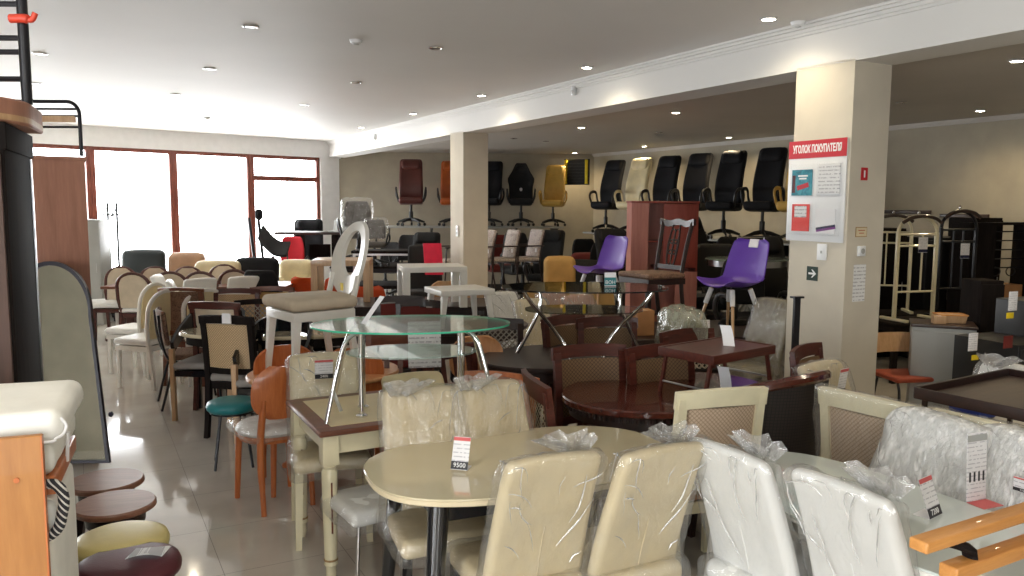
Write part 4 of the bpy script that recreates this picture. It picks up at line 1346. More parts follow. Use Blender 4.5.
# dark folding tray table standing on that table
def bigtray(o): tray_table(.78, .5, .27, 'wenge_h', 'dark_wood', .02, .035)(o)
p = GZ(1014, 395, 1.0)
inst('bigtray', bigtray, 'tray_table', 'dark brown tray table standing on the cream table in front of black cabinets', 'tray table', (p.x + .06, p.y + .04, .75), ALPHA + 4)
o = thing('plastic_box', 'dark blue plastic box on the cream table under the dark tray', 'box'); put(o, GZ(972, 414, .75), 20)
MB().rb((0, 0, .06), (.13, .2, .12), .01, (1, 1, 1), 2, lambda x, y, z: (x * (.9 + z), y * (.9 + z), z)).build('body', 'blue', o); MB().rb((0, 0, .122), (.14, .22, .014), .005, (1, 1, 1), 2).build('rim', 'blue', o)

# price cards on the white table
o = thing('price_card', 'leaning price card with red header and black price block on the white glass table', 'price tag'); price_card('7200', .09, .135, 20)(o); put(o, GZ(936, 517, .75), 38)
o = thing('info_card', 'tall grey info card with folded red foot on the white glass table', 'info card')
MB().box((0, 0, .125), (.098, .002, .25), M4=Tm(rx=-3)).build('sheet', 'tag_print', o); MB().box((0, -.035, .0015), (.098, .07, .0014)).build('folded_foot', 'tag_red', o)
MB().box((0, -.0012, .23), (.098, .0012, .024), M4=Tm(rx=-3)).build('header_band', 'grey_panel', o)
m = MB()
for k in range(4): m.box((-.034 + k * .0225, -.0015, .09), (.008, .001, .035), M4=Tm(rx=-3))
m.build('pictograms', 'tag_black', o)
put(o, GZ(976, 501, .75), 22)
o = thing('price_card', 'dark price tag on the bubble-wrapped chair at the frame edge', 'price tag'); price_card('5100', .07, .05, 0, fold=False)(o)
q = base_at(1024, 434, .985, LEFT, REF); f_ = Matrix.Rotation(R(LEFT), 3, 'Z') @ Vector((.06, .16, 0)); put(o, (q.x + f_.x, q.y + f_.y, .80), LEFT)
# wooden rails at the lower right corner
o = thing('wooden_rail_frame', 'honey wood double armrest with dark metal bracket in the lower corner', 'armrest frame')
a, b = GZ(918, 541, 1.0), GZ(1075, 492, 1.0)
d_ = (b - a).normalized(); n_ = Vector((-d_.y, d_.x, 0))
ang = math.degrees(math.atan2(d_.y, d_.x))
put(o, (a.x, a.y, 0), ang)
MB().rb((.5, 0, .988), (1.0, .05, .03), .006, (4, 1, 1), 2).build('upper_rail', 'pine', o)
a2 = GZ(948, 566, .92); lx = (Vector((a2.x - a.x, a2.y - a.y, 0))).dot(d_); ly = (Vector((a2.x - a.x, a2.y - a.y, 0))).dot(n_)
MB().rb((lx + .5, ly, .902), (1.0, .05, .038), .006, (4, 1, 1), 2).build('lower_rail', 'pine', o)
MB().tube(smooth_path([(.13, .0, .97), (.18, -.01 + ly * .3, .95), (.2, ly * .6, .93), (.2, ly, .91)], 5), .013, 8, flat=(1, 1.6)).build('metal_bracket', 'wenge', o)
for xx, yy in ((.75, 0), (.8 + lx, ly)): MB().leg((xx, yy, .93), (xx, yy, 0), .05, .05).build('post', 'pine', o)

# ------------------------------------------------------------------ beige oval table, centre front
inst('btable', stadium_table(.66, .40, .75, 'cream_glass', 'cream_edge', 'black_gloss', .03, 2.7, (.70, .70), .075), 'dining_table',
     'glossy beige oval dining table on splayed black legs in the centre front', 'table', (.055, 3.255, 0), 23)
bc_ = parsons('beige_leather', 'black_gloss', 'film', .98, .35, .39, seed=14)
G = 'beige film-wrapped chairs at the oval table'
inst('bc', bc_, 'dining_chair', 'beige film-wrapped chair with its back to the camera, nearer the table middle', 'chair', base_at(547, 447, .985, 203, REF), 203, G)
inst('bc', bc_, 'dining_chair', 'beige film-wrapped chair with its back to the camera, beside the cream cane chair', 'chair', base_at(654, 439, .985, 208, REF), 208, G)
inst('bc', bc_, 'dining_chair', 'beige film-wrapped chair facing the camera beyond the oval table, by the cream brown-topped table', 'chair', base_at(423, 388, .985, 20, REF), 20, G)
inst('bc', bc_, 'dining_chair', 'beige film-wrapped chair facing the camera beyond the oval table, by the orange chair rail', 'chair', base_at(491, 382, .985, 26, REF), 26, G)
o = thing('price_card', 'white price card reading 9500 on the beige oval table', 'price tag'); price_card('9500', .07, .13, 22)(o); put(o, GZ(459, 470, .75), -14)

# ------------------------------------------------------------------ cream table with brown rim and its glass table
def cream_brown(o):
    w, d, z = 1.1, .7, .75
    MB().rb((0, 0, z - .014), (w, d, .028), .011, (2, 2, 1), 3).build('table_top', 'brown_wood', o)
    MB().box((0, 0, z - .0005), (w - .15, d - .15, .005)).build('tile_inlay', 'beige_top', o)
    MB().box((0, -d / 2 + .06, z - .075), (w - .1, .022, .1)).box((0, d / 2 - .06, z - .075), (w - .1, .022, .1)).box((-w / 2 + .06, 0, z - .075), (.022, d - .1, .1)).box((w / 2 - .06, 0, z - .075), (.022, d - .1, .1)).build('apron', 'cream_frame', o)
    for sx in (-1, 1):
        for sy in (-1, 1):
            x, y = sx * (w / 2 - .06), sy * (d / 2 - .06)
            l = MB().box((x, y, z - .10), (.078, .078, .15), .005).lathe([(.03, .58), (.036, .57), (.03, .555), (.037, .54), (.037, .5), (.034, .3), (.03, .1), (.034, .085), (.024, .07), (.026, .03), (.018, 0)], 20, (x, y, 0)).build('leg', 'cream_frame', o)
            MB().box((x, y - .034, .37), (.008, .006, .25)).build('brown_inlay', 'brown_wood', l)
            MB().lathe([(.031, .112), (.0345, .11), (.0345, .104), (.031, .102)], 16, (x, y, 0)).build('gold_band', 'gold', l)
CT = Vector((-.885, 3.60, 0)) + .55 * Vector((CA, SA, 0)) + .35 * Vector((-SA, CA, 0))
inst('cream_brown', cream_brown, 'dining_table', 'cream table with turned legs, brown rim and tiled top', 'table', CT, ALPHA)
gp = GZ(412, 323, 1.2)
gs = inst('glass_side', glass_side, 'glass_table', 'two-tier oval glass table on chrome tubes standing on the cream table', 'glass table', (gp.x, gp.y - .02, .752), 8)
o = tag(MB().box((0, 0, .085), (.0018, .055, .17), M4=Tm(ry=38)).build('folded_card', 'paper'), 'white folded card leaning on the upper glass table top', 'card')
put(o, GZ(363, 324, 1.2045), 32)
o = tag(MB().box((0, 0, .06), (.03, .0016, .13), M4=Tm(rx=-24)).build('clear_strip', 'film_white'), 'clear plastic strip standing on the tiled cream table', 'plastic strip'); put(o, GZ(341, 411, .753), 70)
inst('b1', parsons('cream_leather', 'cream_frame', 'film', .95, .38, .40, seed=31, skirt=False), 'dining_chair', 'cream wrapped chair with a price tag reading 2400 behind the cream table', 'chair', base_at(324, 353, .955, TOCAM - 10, REF), TOCAM - 10)
o = thing('price_card', 'price tag reading 2400 on the back of the cream wrapped chair', 'price tag'); price_card('2400', .1, .11, -6, fold=False)(o)
q = base_at(324, 353, .955, TOCAM - 10, REF); f_ = Matrix.Rotation(R(TOCAM - 10), 3, 'Z') @ Vector((-.01, .16, 0)); put(o, (q.x + f_.x, q.y + f_.y, .825), TOCAM - 10)
inst('ch', parsons('white_leather', 'chrome', 'film', .92, .38, .4, seed=44, chrome=True, skirt=True), 'dining_chair', 'white wrapped chair on thin chrome legs between cream table and oval table', 'chair', (-.64, 3.68, 0), LEFT + 6, sc=.88)
inst('bp', parsons('beige_leather', 'beech', None, .84, .37, .39, seed=5, skirt=False), 'dining_chair', 'low beige chair without film behind the info sheet and glass table', 'chair', base_at(416, 374, .842, TOCAM, (0, .24)), TOCAM)
o = tag(MB().rb((0, 0, .148), (.21, .006, .297), .002, (1, 1, 1), 1, M4=Tm(rx=-6)).build('info_sheet', 'paper_print'), 'white A4 info sheet in a clear folder seen through the lower glass shelf', 'info sheet')
put(o, GY(425, 372, 5.05), 12); o.location.z = .76
inst('slat', slat_chair(), 'dining_chair', 'brown wooden chair with vertical back slats behind the two-tier glass table', 'chair', base_at(400, 331, .95, TOCAM - 20, (0, .26)), TOCAM - 20)
inst('slat2', slat_chair('redbrown', 'redbrown', 4, .42, .88), 'dining_chair', 'second brown slatted chair beside the info sheet', 'chair', base_at(450, 345, .88, TOCAM + 12, (0, .26)), TOCAM + 12)
inst('ply', bent_chair('orange_pale', 'orange_pale', None), 'dining_chair', 'pale orange plywood chair behind the curved chrome leg', 'chair', base_at(475, 336, .87, TOCAM - 8, REF), TOCAM - 8)
inst('rail', cane_chair('orange_wood', 'orange_pale', 'beige_fabric', .9, .42, .05), 'dining_chair', 'orange-brown chair whose top rail shows behind the beige wrapped chair', 'chair', base_at(500, 378, .88, LEFT + 40, REF), LEFT + 40)

# ------------------------------------------------------------------ orange table with the white oval-back chair on it
inst('otable', pedestal_table(.5, .42, .70, 'orange_pale', 'orange_wood', .03), 'dining_table', 'oval orange wood pedestal table under the white oval-back chair', 'table', (-1.24, 5.22, 0), ALPHA)
inst('oval', oval_chair(), 'dining_chair', 'white chair with open oval back and beige seat standing on the orange table', 'chair', (-1.30, 5.12, .70), -50)
bt = bent_chair()
inst('bt', bt, 'dining_chair', 'orange bentwood chair with film-wrapped white seat nearest the aisle', 'chair', (-1.45, 4.74, 0), 218, 'orange bentwood chairs')
inst('bt', bt, 'dining_chair', 'orange bentwood chair facing the camera behind the orange pedestal table', 'chair', base_at(283, 345, .87, TOCAM, (0, .26)), TOCAM, 'orange bentwood chairs')
inst('bt', bt, 'dining_chair', 'orange bentwood chair behind the white oval-back chair legs', 'chair', base_at(352, 348, .87, TOCAM - 15, (0, .26)), TOCAM - 15, 'orange bentwood chairs')
inst('teal', stool('teal', None, 'black_metal', .46, .17, splay=.05), 'stool', 'teal round stool on thin black metal legs in the aisle', 'stool', Vector((GZ(232, 399, .46).x, GZ(232, 399, .46).y, 0)), 20)

# ------------------------------------------------------------------ dark round table, tray and chairs round it
RT = Vector((.89, 4.52, 0))
inst('rtable', pedestal_table(.64, .48, .75, 'mahogany', 'dark_wood', .04, beads=True), 'dining_table', 'dark mahogany oval pedestal table with beaded edge', 'table', RT, ALPHA)
def tray(o): tray_table(.57, .37, .25, 'tray_top', 'redbrown', .05)(o)
ac = GZ(705, 358, 1.0); al = GZ(662, 347, 1.0); ar = GZ(772, 346, 1.0)
tc = (al + ar) / 2
inst('tray', tray, 'tray_table', 'small folding brown tray table standing on the mahogany table', 'tray table', (tc.x, tc.y, .752), math.degrees(math.atan2(ar.y - ac.y, ar.x - ac.x)))
o = tag(MB().sheet(lambda u, v: ((u - .5) * .065 - .035 * v, .06 * v + .02 * math.sin(v * 3), .11 * v), 3, 8, .0015).build('paper_tag', 'paper'), 'curled white paper tag on top of the brown tray table', 'paper tag'); put(o, GZ(729, 346, 1.0), -24)
o = tag(MB().sheet(lambda u, v: ((u - .5) * .065 - .035 * v, .06 * v + .02 * math.sin(v * 3), .11 * v), 3, 8, .0015).build('paper_tag', 'paper'), 'curled white paper tag below the tray on the mahogany table', 'paper tag'); put(o, GZ(726, 388, .752), -26)
dc = cane_chair('redbrown', 'cane_dark', 'brown_pattern', .96, .45, .075)
G = 'dark cane-back chairs at the mahogany table'
inst('dc', dc, 'dining_chair', 'dark red-brown cane chair facing the camera left of the tray table', 'chair', base_at(589, 347, .955, TOCAM - 12, REF), TOCAM - 12, G)
inst('dc', dc, 'dining_chair', 'dark red-brown cane chair half hidden behind the small tray table', 'chair', base_at(660, 347, .955, TOCAM - 6, REF), TOCAM - 6, G)
lc = cane_chair('redbrown', 'lattice', 'brown_pattern', .93, .45, .1)
inst('lc', lc, 'dining_chair', 'red-brown chair with open white lattice back at the left end of the mahogany table', 'chair', base_at(534, 378, .93, 104, REF), 104)
inst('lc', lc, 'dining_chair', 'red-brown lattice chair glimpsed under the tray table legs', 'chair', (1.35, 5.35, 0), TOCAM)
inst('barrel', barrel_chair, 'armchair', 'dark woven barrel armchair with a curved mahogany rim', 'armchair', (1.29, 4.18, 0), AWAY + 8, sc=1.0).scale = (1.0, 1.0, 1.13)
o = thing('dining_chair', 'beige film-wrapped chair with a tag standing against the pillar', 'chair'); parsons('beige_leather', 'beech', 'film', .96, .37, .40, seed=61, skirt=False)(o); q = base_at(829, 362, .965, TOCAM + 8, REF); put(o, q, TOCAM + 8)
o = thing('price_card', 'price tag hanging on the beige wrapped chair by the pillar', 'price tag'); price_card('3100', .075, .15, -8, fold=False)(o); f_ = Matrix.Rotation(R(TOCAM + 8), 3, 'Z') @ Vector((-.02, .165, 0)); put(o, (q.x + f_.x, q.y + f_.y, .80), TOCAM + 8)
inst('dc', dc, 'dining_chair', 'red-brown cane chair at the foot of the board pillar', 'chair', base_at(806, 348, .955, TOCAM + 22, REF), TOCAM + 22, 'dark cane-back chairs beside the pillar')

# ------------------------------------------------------------------ dark table with the chrome-legged smoked glass table
inst('t2', pedestal_table(.58, .44, .75, 'dark_wood', 'dark_wood', .035), 'dining_table', 'very dark oval table carrying the smoked glass table', 'table', (.32, 5.55, 0), ALPHA)
gp = GZ(583, 291, 1.25)
inst('gcoffee', glass_coffee, 'glass_table', 'smoked glass table on curved chrome legs standing on the dark oval table', 'glass table', (gp.x + .03, gp.y + .25, .752), 2)
o = thing('brand_card', 'teal and white card with letters on the smoked glass table', 'card'); put(o, (gp.x + .21, gp.y + .28, 1.254), 4).scale = (.72, .72, .72)
MB().box((0, 0, .065), (.11, .002, .13), M4=Tm(rx=-4)).build('card', 'paper', o)
MB().box((0, -.0014, .045), (.11, .001, .075), M4=Tm(rx=-4)).build('teal_field', 'teal', o)
text_mesh('ВОН', .045, 'white_ink', o, (0, -.001, .035), (86, 0, 0), name='card_lettering')
dl = cane_chair('dark_wood', 'lattice_grey', 'brown_pattern', .95, .45, .08)
G = 'dark chairs behind the dark oval table'
inst('dc', dc, 'dining_chair', 'dark cane chair beyond the smoked glass table, right of its crossed legs', 'chair', base_at(607, 319, .955, TOCAM - 20, REF), TOCAM - 20, G)
inst('dc', dc, 'dining_chair', 'dark cane chair beyond the smoked glass table, behind the crossed chrome legs', 'chair', base_at(563, 317, .955, TOCAM + 16, REF), TOCAM + 16, G)
inst('dl', dl, 'dining_chair', 'dark lattice chair just right of the green glass table edge', 'chair', base_at(493, 321, .945, TOCAM - 10, REF), TOCAM - 10, G)

# ------------------------------------------------------------------ aisle chairs around the cream oval table (middle left)
inst('ovt', pedestal_table(.8, .36, .75, 'cream_glass', 'wenge', .03), 'dining_table', 'oval table with cream top and dark base among the aisle chairs', 'table', (-1.95, 6.62, 0), 6)
dk = cane_chair('wenge', 'cane', 'grey_fabric', .95, .43, .06)
inst('dk', dk, 'dining_chair', 'dark framed chair with beige diamond back and white tag nearest in the aisle', 'chair', base_at(226, 316, .955, 168, REF), 168)
o = tag(MB().box((0, 0, 0), (.07, .012, .075)).build('paper_tag', 'paper'), 'small silvery tag on the top rail of the dark framed aisle chair', 'paper tag'); p = GZ(228, 318, .945); put(o, (p.x, p.y - .03, .945), 168)
inst('bac', black_arm_chair, 'armchair', 'black bentback armchair with beech post at the left of the aisle group', 'armchair', (-2.55, 6.68, 0), -4, 'black bentback armchairs')
inst('bac', black_arm_chair, 'armchair', 'black bentback armchair with beech post behind the teal stool', 'armchair', (-1.81, 6.04, 0), -6, 'black bentback armchairs')
inst('pat', cane_chair('brown_wood', 'brown_pattern', 'brown_pattern', .97, .43, .03), 'dining_chair', 'brown chair with damask patterned back in the aisle group', 'chair', base_at(181, 289, .965, 178, REF), 178)
inst('rbp', cane_chair('redbrown', 'beige_fabric', 'grey_fabric', .95, .44, .06), 'dining_chair', 'red-brown framed chair with plain beige back behind the dark framed aisle chair', 'chair', base_at(214, 302, .955, 174, REF), 174)
lcr = cane_chair('redbrown', 'cane', 'beige_fabric', .95, .44, .05)
inst('lcr', lcr, 'dining_chair', 'red-brown chair with pale diamond back beyond the cream oval table', 'chair', base_at(237, 289, .955, 4, REF), 4)
inst('blk', cane_chair('wenge', 'lattice_grey', 'grey_fabric', .95, .46, .045), 'dining_chair', 'black chair with open diamond lattice back at the cream oval table', 'chair', base_at(262, 300, .955, 6, REF), 6)
inst('blk', None, 'dining_chair', 'black lattice-back chair under the raised white oval-back chair seat', 'chair', base_at(318, 301, .955, 6, REF), 6)
inst('yb', cane_chair('brown_wood', 'mustard', 'mustard', .95, .42, .05), 'dining_chair', 'brown chair with mustard back left of the raised white chair', 'chair', base_at(272, 287, .955, 4, REF), 4)
inst('mt', metal_chair, 'dining_chair', 'black tube-framed chair in the shade of the patterned brown chair', 'chair', (-2.9, 7.1, 0), RIGHT)
o = thing('storage_box', 'flat grey box lying on the cream oval table', 'box'); put(o, (-1.98, 6.72, .752), 8)
MB().rb((0, 0, .04), (.22, .16, .08), .008, (1, 1, 1), 2).build('body', 'black_plastic', o); MB().rb((0, 0, .085), (.225, .165, .015), .004, (1, 1, 1), 2).build('lid', 'grey_panel', o)

# white framed chairs at the aisle edge
wcf = arch_chair('white_frame', 'cream_leather', 'white_leather', .97, .44)
G = 'white arched chairs at the aisle edge'
inst('wcf', wcf, 'dining_chair', 'white arched chair nearest the camera at the bright aisle edge', 'chair', base_at(166, 290, .96, AWAY + 42, (0, .26)), AWAY + 42, G)
inst('wcf', wcf, 'dining_chair', 'white arched chair second in line at the bright aisle edge', 'chair', base_at(155, 283, .96, AWAY + 48, (0, .26)), AWAY + 48, G)
inst('wcf', wcf, 'dining_chair', 'cream arched chair beside the pale diamond-back chair', 'chair', base_at(207, 292, .93, AWAY, (0, .26)), AWAY, G)
# white square-backed chairs with dark badge
wb = parsons('white_leather', 'white_frame', None, .95, .37, .40, seed=2, skirt=False, seam=False)
G = 'white square-back chairs in the far row'
for px, py, rz, nm in ((161, 274, RIGHT - 20, 'turned sideways by the arched chairs'), (174, 279, RIGHT - 10, 'turned sideways, second one'), (199, 277, AWAY + 10, 'seen from behind with dark badge'), (243, 275, AWAY + 4, 'seen from behind near the black sofa')):
    inst('wb', wb, 'dining_chair', 'white square-backed chair in the far row, ' + nm, 'chair', base_at(px, py, .955, rz, REF), rz, G)
for px, nm in ((199, 'third'), (243, 'last')):
    rz = AWAY + (10 if px == 199 else 4); q = base_at(px, 277 if px == 199 else 275, .955, rz, REF); f_ = Matrix.Rotation(R(rz), 3, 'Z') @ Vector((.02, .262, 0))
    o = tag(MB().box((0, 0, 0), (.11, .004, .026)).build('badge', 'tag_black'), 'small dark badge on the %s white square-backed chair' % ('inner' if px == 199 else 'outer'), 'badge'); put(o, (q.x + f_.x, q.y + f_.y, .855), rz)
# arched chairs either side of the long far table
ach = arch_chair('redbrown', 'beige_fabric', 'white_leather', .95, .40)
inst('ltab', trestle_table(2.3, .8, .75, 'brown_wood', 'redbrown'), 'dining_table', 'long brown table between the rows of arched chairs near the windows', 'table', (-4.05, 10.45, 0), 2)
names = ['at the aisle end', 'second from the aisle', 'third from the aisle', 'fourth from the aisle']
for (px, py), nm in zip(((121, 266), (155, 266), (188, 266), (224, 264)), names):
    inst('ach', ach, 'dining_chair', 'arched beige-backed chair in the far row facing the camera, ' + nm, 'chair', base_at(px, py, .95, 4, (0, .26)), 4, 'arched chairs in the far row')
for (px, py), nm in zip(((132, 272), (170, 271), (200, 271), (234, 269)), names):
    inst('ach', ach, 'dining_chair', 'arched beige-backed chair in the nearer row with its back to us, ' + nm, 'chair', base_at(px, py, .95, 184, (0, .26)), 184, 'arched chairs in the nearer row')
# armchairs by the windows
for px, py, z, rz, mt, w, nm in ((143, 250, 1.05, 12, 'darkgreen', .78, 'dark green leather recliner under the window'), (186, 253, 1.0, 8, 'tan_leather', .68, 'tan leather armchair under the window'),
                             (217, 261, .92, 4, 'beige_leather', .8, 'low beige armchair behind the arched chairs'), (256, 258, .95, 0, 'black_leather', .8, 'wide black leather armchair under the window'),
                             (296, 260, .86, 6, 'cream_leather', .68, 'cream padded bench chair in front of the red office chair')):
    inst('arm_' + mt, armchair(mt, w, z), 'armchair', nm, 'armchair', base_at(px, py, z, rz, (0, .3)), rz)
# ------------------------------------------------------------------ far middle: desks, raised side tables, office chairs
def pole_sling(o):
    MB().tube([(-.25, 0, 1.66), (.0, 0, 0)], .04, 10).build('slanted_pole', 'black_metal', o)
    MB().tube([(-.02, .05, 1.66), (.2, .05, 0)], .04, 10).build('slanted_pole', 'black_metal', o)
    MB().rb((0, .05, 1.72), (.2, .14, .2), .07, (3, 3, 3), 3).build('headrest', 'black_leather', o)
    MB().sheet(lambda u, v: (.02 + .75 * u, .05 + (v - .5) * .45, 1.42 - .32 * u - .12 * math.sin(u * PI) + .22 * (v - .5)), 12, 8, .05).build('sling', 'black_fabric', o)
    MB().tube([(-.1, -.25, .03), (-.1, .35, .03)], .02, 8).tube([(.25, -.25, .03), (.25, .35, .03)], .02, 8).tube([(-.1, .05, .03), (.72, .05, .03)], .02, 8).build('base', 'black_metal', o)
    MB().tube([(.72, .05, .03), (.74, .05, 1.07)], .018, 8).build('front_post', 'black_metal', o)
o = inst('sling', pole_sling, 'sling_recliner', 'black sling recliner on two slanted poles in front of the window', 'recliner', (GY(259, 240, 13.5).x, 13.5, 0), 4)
o.scale = (.62, .8, .94)
inst('low_red', office_chair('red', 'black_plastic', 'task'), 'office_chair', 'red-backed office chair with black rim in front of the window', 'office chair', (GY(290, 240, 14.2).x, 14.2, 0), 4).scale = (.95, .95, 1.2)
def high_desk(o):
    MB().rb((0, 0, 1.25), (1.5, .7, .05), .012, (2, 2, 1), 2).build('desk_top', 'dark_wood', o)
    for sx in (-1, 1):
        MB().box((sx * .35, 0, .62), (.12, .5, 1.22)).build('leg', 'wenge', o)
    MB().box((0, .2, .9), (.4, .03, .25)).build('modesty_panel', 'wenge', o)
inst('hdesk', high_desk, 'high_desk', 'high dark reddish desk beside the window and grey wall', 'desk', (GY(318, 235, 15.3).x, 15.3, 0), 4)
ex = office_chair('black_leather', 'black_plastic', 'exec')
inst('ex', ex, 'office_chair', 'black leather office chair behind the high desk against the window', 'office chair', (GY(307, 222, 16.2).x, 16.2, 0), 10, sc=1.17)
inst('exw', office_chair('charcoal', 'black_plastic', 'task', 'film'), 'office_chair', 'grey office chair in clear film standing on a black desk by the end wall', 'office chair', (GY(358, 215, 14.2).x, 14.2, .75), 14, sc=1.1)
inst('exw', None, 'office_chair', 'grey film-wrapped office chair on the black desk, slightly lower and further right', 'office chair', (GY(371, 215, 13.6).x + .05, 13.62, .75), 2, sc=.78)
inst('bdesk', thin_table(1.5, 1.1, .75, 'wenge', 'black_metal', .05), 'desk', 'black desk carrying the film-wrapped grey office chairs', 'desk', (GY(366, 240, 14.0).x + .2, 14.0, 0), 4)
inst('steel', thin_table(.95, .6, .5, 'wenge', 'steel', .035, .04, .03), 'side_table', 'dark table on steel legs set on a low black platform by the grey wall', 'side table', (GY(386, 245, 12).x, 12.0, .62), 2)
inst('plat', box_table(1.3, .8, .62, 'wenge', .06, .05), 'low_platform', 'low black platform under the dark steel-legged table', 'platform', (GY(386, 245, 12).x, 12.0, 0), 2)
o = thing('monitor', 'small open laptop-like box on the high desk', 'box'); put(o, (GY(338, 226, 15.2).x, 15.2, 1.275), -15)
MB().box((0, 0, .01), (.3, .2, .02), .004).build('body', 'grey_panel', o); MB().box((0, .1, .13), (.3, .015, .22), .004, M4=Tm(rx=-12)).build('lid', 'grey_panel', o)
# little tables raised on bigger dark tables
inst('lackb', box_table(.62, .55, .45, 'beech', .07, .06), 'side_table', 'beige square side table behind the open oval chair back', 'side table', (GY(341, 270, 8.7).x, 8.8, .75), 6)
inst('lackw', box_table(.66, .55, .42, 'white_frame', .075, .055), 'side_table', 'white square side table raised on a dark table in the hall middle', 'side table', (GY(430, 270, 8.2).x, 8.35, .75), 14)
def low_white(o):
    MB().rb((0, 0, .30), (.5, .42, .05), .006, (1, 1, 1), 2).build('table_top', 'white_frame', o)
    for sx in (-1, 1):
        for sy in (-1, 1): MB().leg((sx * .2, sy * .16, .275), (sx * .235, sy * .19, 0), .05, .03).build('leg', 'white_frame', o)
inst('lackl', low_white, 'side_table', 'small white table with splayed legs in front of the taller white side table', 'side table', (GY(460, 295, 7.1).x, 7.0, .75), 26)
inst('dtab1', thin_table(2.2, .9, .75, 'dark_wood', 'dark_wood', .07), 'dining_table', 'long dark table under the beige and white square side tables', 'table', (-1.35, 8.6, 0), 5)
inst('dtab2', pedestal_table(.62, .5, .75, 'dark_wood', 'dark_wood', .03), 'dining_table', 'dark table under the small splayed white table', 'table', (-.46, 7.0, 0), 20)
op = shell_chair('orange_plastic', 'black_metal')
for px, py, Y, rz, nm in ((305, 277, 9.3, 178, 'left of the beige side table'), (340, 278, 9.2, 182, 'under the beige side table'), (366, 286, 7.6, 170, 'right of the oval chair back')):
    inst('op', op, 'dining_chair', 'orange-red plastic chair ' + nm, 'chair', base_at(px, py, .84, rz, (0, .28)), rz, 'orange-red plastic chairs')
inst('ex2', office_chair('black_leather', 'chrome', 'task'), 'office_chair', 'low black chair with a chrome arc beside the orange-red chairs', 'office chair', base_at(259, 275, .95, 176, (0, .25)), 176)
bb = bent_chair('beech', 'beech', None)
inst('bb', bb, 'dining_chair', 'beech bentwood chair left of the small splayed white table', 'chair', base_at(445, 281, .87, 10, (0, .26)), 10, 'beech bentwood chairs')
inst('bb', bb, 'dining_chair', 'beech bentwood chair behind the small splayed white table', 'chair', base_at(473, 287, .87, 4, (0, .26)), 4, 'beech bentwood chairs')
inst('dkc', cane_chair('dark_wood', 'darkred', 'darkred', .95, .44, .06), 'dining_chair', 'dark chair with red-brown back in front of the white side table', 'chair', base_at(400, 297, .95, 10, REF), 10, 'dark red-brown chairs')
inst('dkc', None, 'dining_chair', 'dark chair with red-brown back at the foot of the white side table', 'chair', base_at(421, 301, .95, -8, REF), -8, 'dark red-brown chairs')
# row of four floral armchairs on a podium
ca = cantilever_arm()
Yp = 13.3
inst('pod', box_table(2.4, 1.1, .42, 'wenge', .1, .06), 'low_platform', 'low dark podium under the floral metal armchairs', 'platform', (GY(492, 260, Yp).x, Yp + .1, 0), 6)
for k, px in enumerate((452, 474, 498, 522)):
    inst('ca', ca, 'armchair', 'floral padded metal armchair on the podium, ' + ['first, half before the far pillar', 'second from the far pillar', 'third from the far pillar', 'last, with a white tag'][k], 'armchair', (GY(px, 260, Yp - .3 + .2 * k).x, Yp - .3 + .2 * k, .42), -62, 'floral metal armchairs', sc=1.02)
# wrapped chairs beyond the dark oval table
for key, mt, px, py, nm in (('ww', 'white_leather', 504, 292, 'white padded chair in loose clear film left of the chrome legs'), ('ww2', 'cream_leather', 533, 299, 'cream padded chair in clear film behind the crossed chrome legs'),
                            ('wp', 'pinkbrown', 554, 292, 'rose-brown chair in clear film seen through the smoked glass'), ('wp', 'pinkbrown', 581, 295, 'rose-brown chair in clear film, further right through the smoked glass')):
    inst(key, parsons(mt, 'dark_wood', 'film_loose', .92, .34, .42, seed=px, skirt=False), 'dining_chair', nm, 'chair', base_at(px, py, .92, TOCAM + 4, REF), TOCAM + 4)
for px, py, nm in ((540, 284, 'left one of three seen over the smoked glass'), (575, 284, 'middle one of three seen over the smoked glass'), (598, 285, 'right one of three seen over the smoked glass')):
    inst('mus', parsons('mustard', 'dark_wood', None, .92, .36, .4, seed=1, skirt=False), 'dining_chair', 'mustard padded chair, ' + nm, 'chair', base_at(px, py, .92, 6, REF), 6, 'mustard padded chairs')
o = thing('cardboard_box', 'brown cardboard box behind the smoked glass table', 'box'); put(o, (GY(640, 303, 6.95).x + .03, 6.98, .672), 12)
MB().box((0, 0, .11), (.16, .16, .22), .003).build('carton', 'card', o); MB().box((0, 0, .2215), (.05, .16, .001)).build('tape', 'beech', o)

# long dark table with the purple chair and the carved chair
inst('dtab3', thin_table(1.75, 1.0, .67, 'dark_wood', 'dark_wood', .07), 'dining_table', 'long dark table under the purple chair and the carved black chair', 'table', (1.78, 7.35, 0), 12)
pc = shell_chair()
inst('pc', pc, 'dining_chair', 'purple shell chair with white-sleeved wooden legs and a paper tag', 'chair', (GY(733, 290, 7.0).x, 7.05, .67), -58, 'purple shell chairs')
o = tag(MB().box((0, 0, 0), (.1, .01, .075), M4=Tm(rx=-15)).build('paper_tag', 'paper'), 'white paper tag on the top edge of the nearer purple chair', 'paper tag')
q = Matrix.Rotation(R(-58), 3, 'Z') @ Vector((0, .268, 0)); put(o, (GY(733, 290, 7.0).x + q.x, 7.05 + q.y, .67 + .80), -58)
inst('pc', pc, 'dining_chair', 'purple shell chair further back left of the cherry shelf unit', 'chair', (GY(600, 275, 9.0).x, 9.0, .62), -58, 'purple shell chairs')
inst('dtab4', pedestal_table(.6, .5, .62, 'dark_wood', 'dark_wood', .03), 'dining_table', 'dark table under the further purple chair', 'table', (GY(605, 275, 9.0).x, 9.0, 0), 0)
inst('carved', carved_chair(), 'dining_chair', 'black carved-back chair with patterned seat standing on the dark table', 'chair', (GY(650, 270, 7.65).x, 7.55, .67), -62)
o = thing('yellow_card', 'white and yellow price card under the nearer purple chair', 'price tag'); put(o, (GY(709, 310, 6.8).x, 6.92, .671), 10)
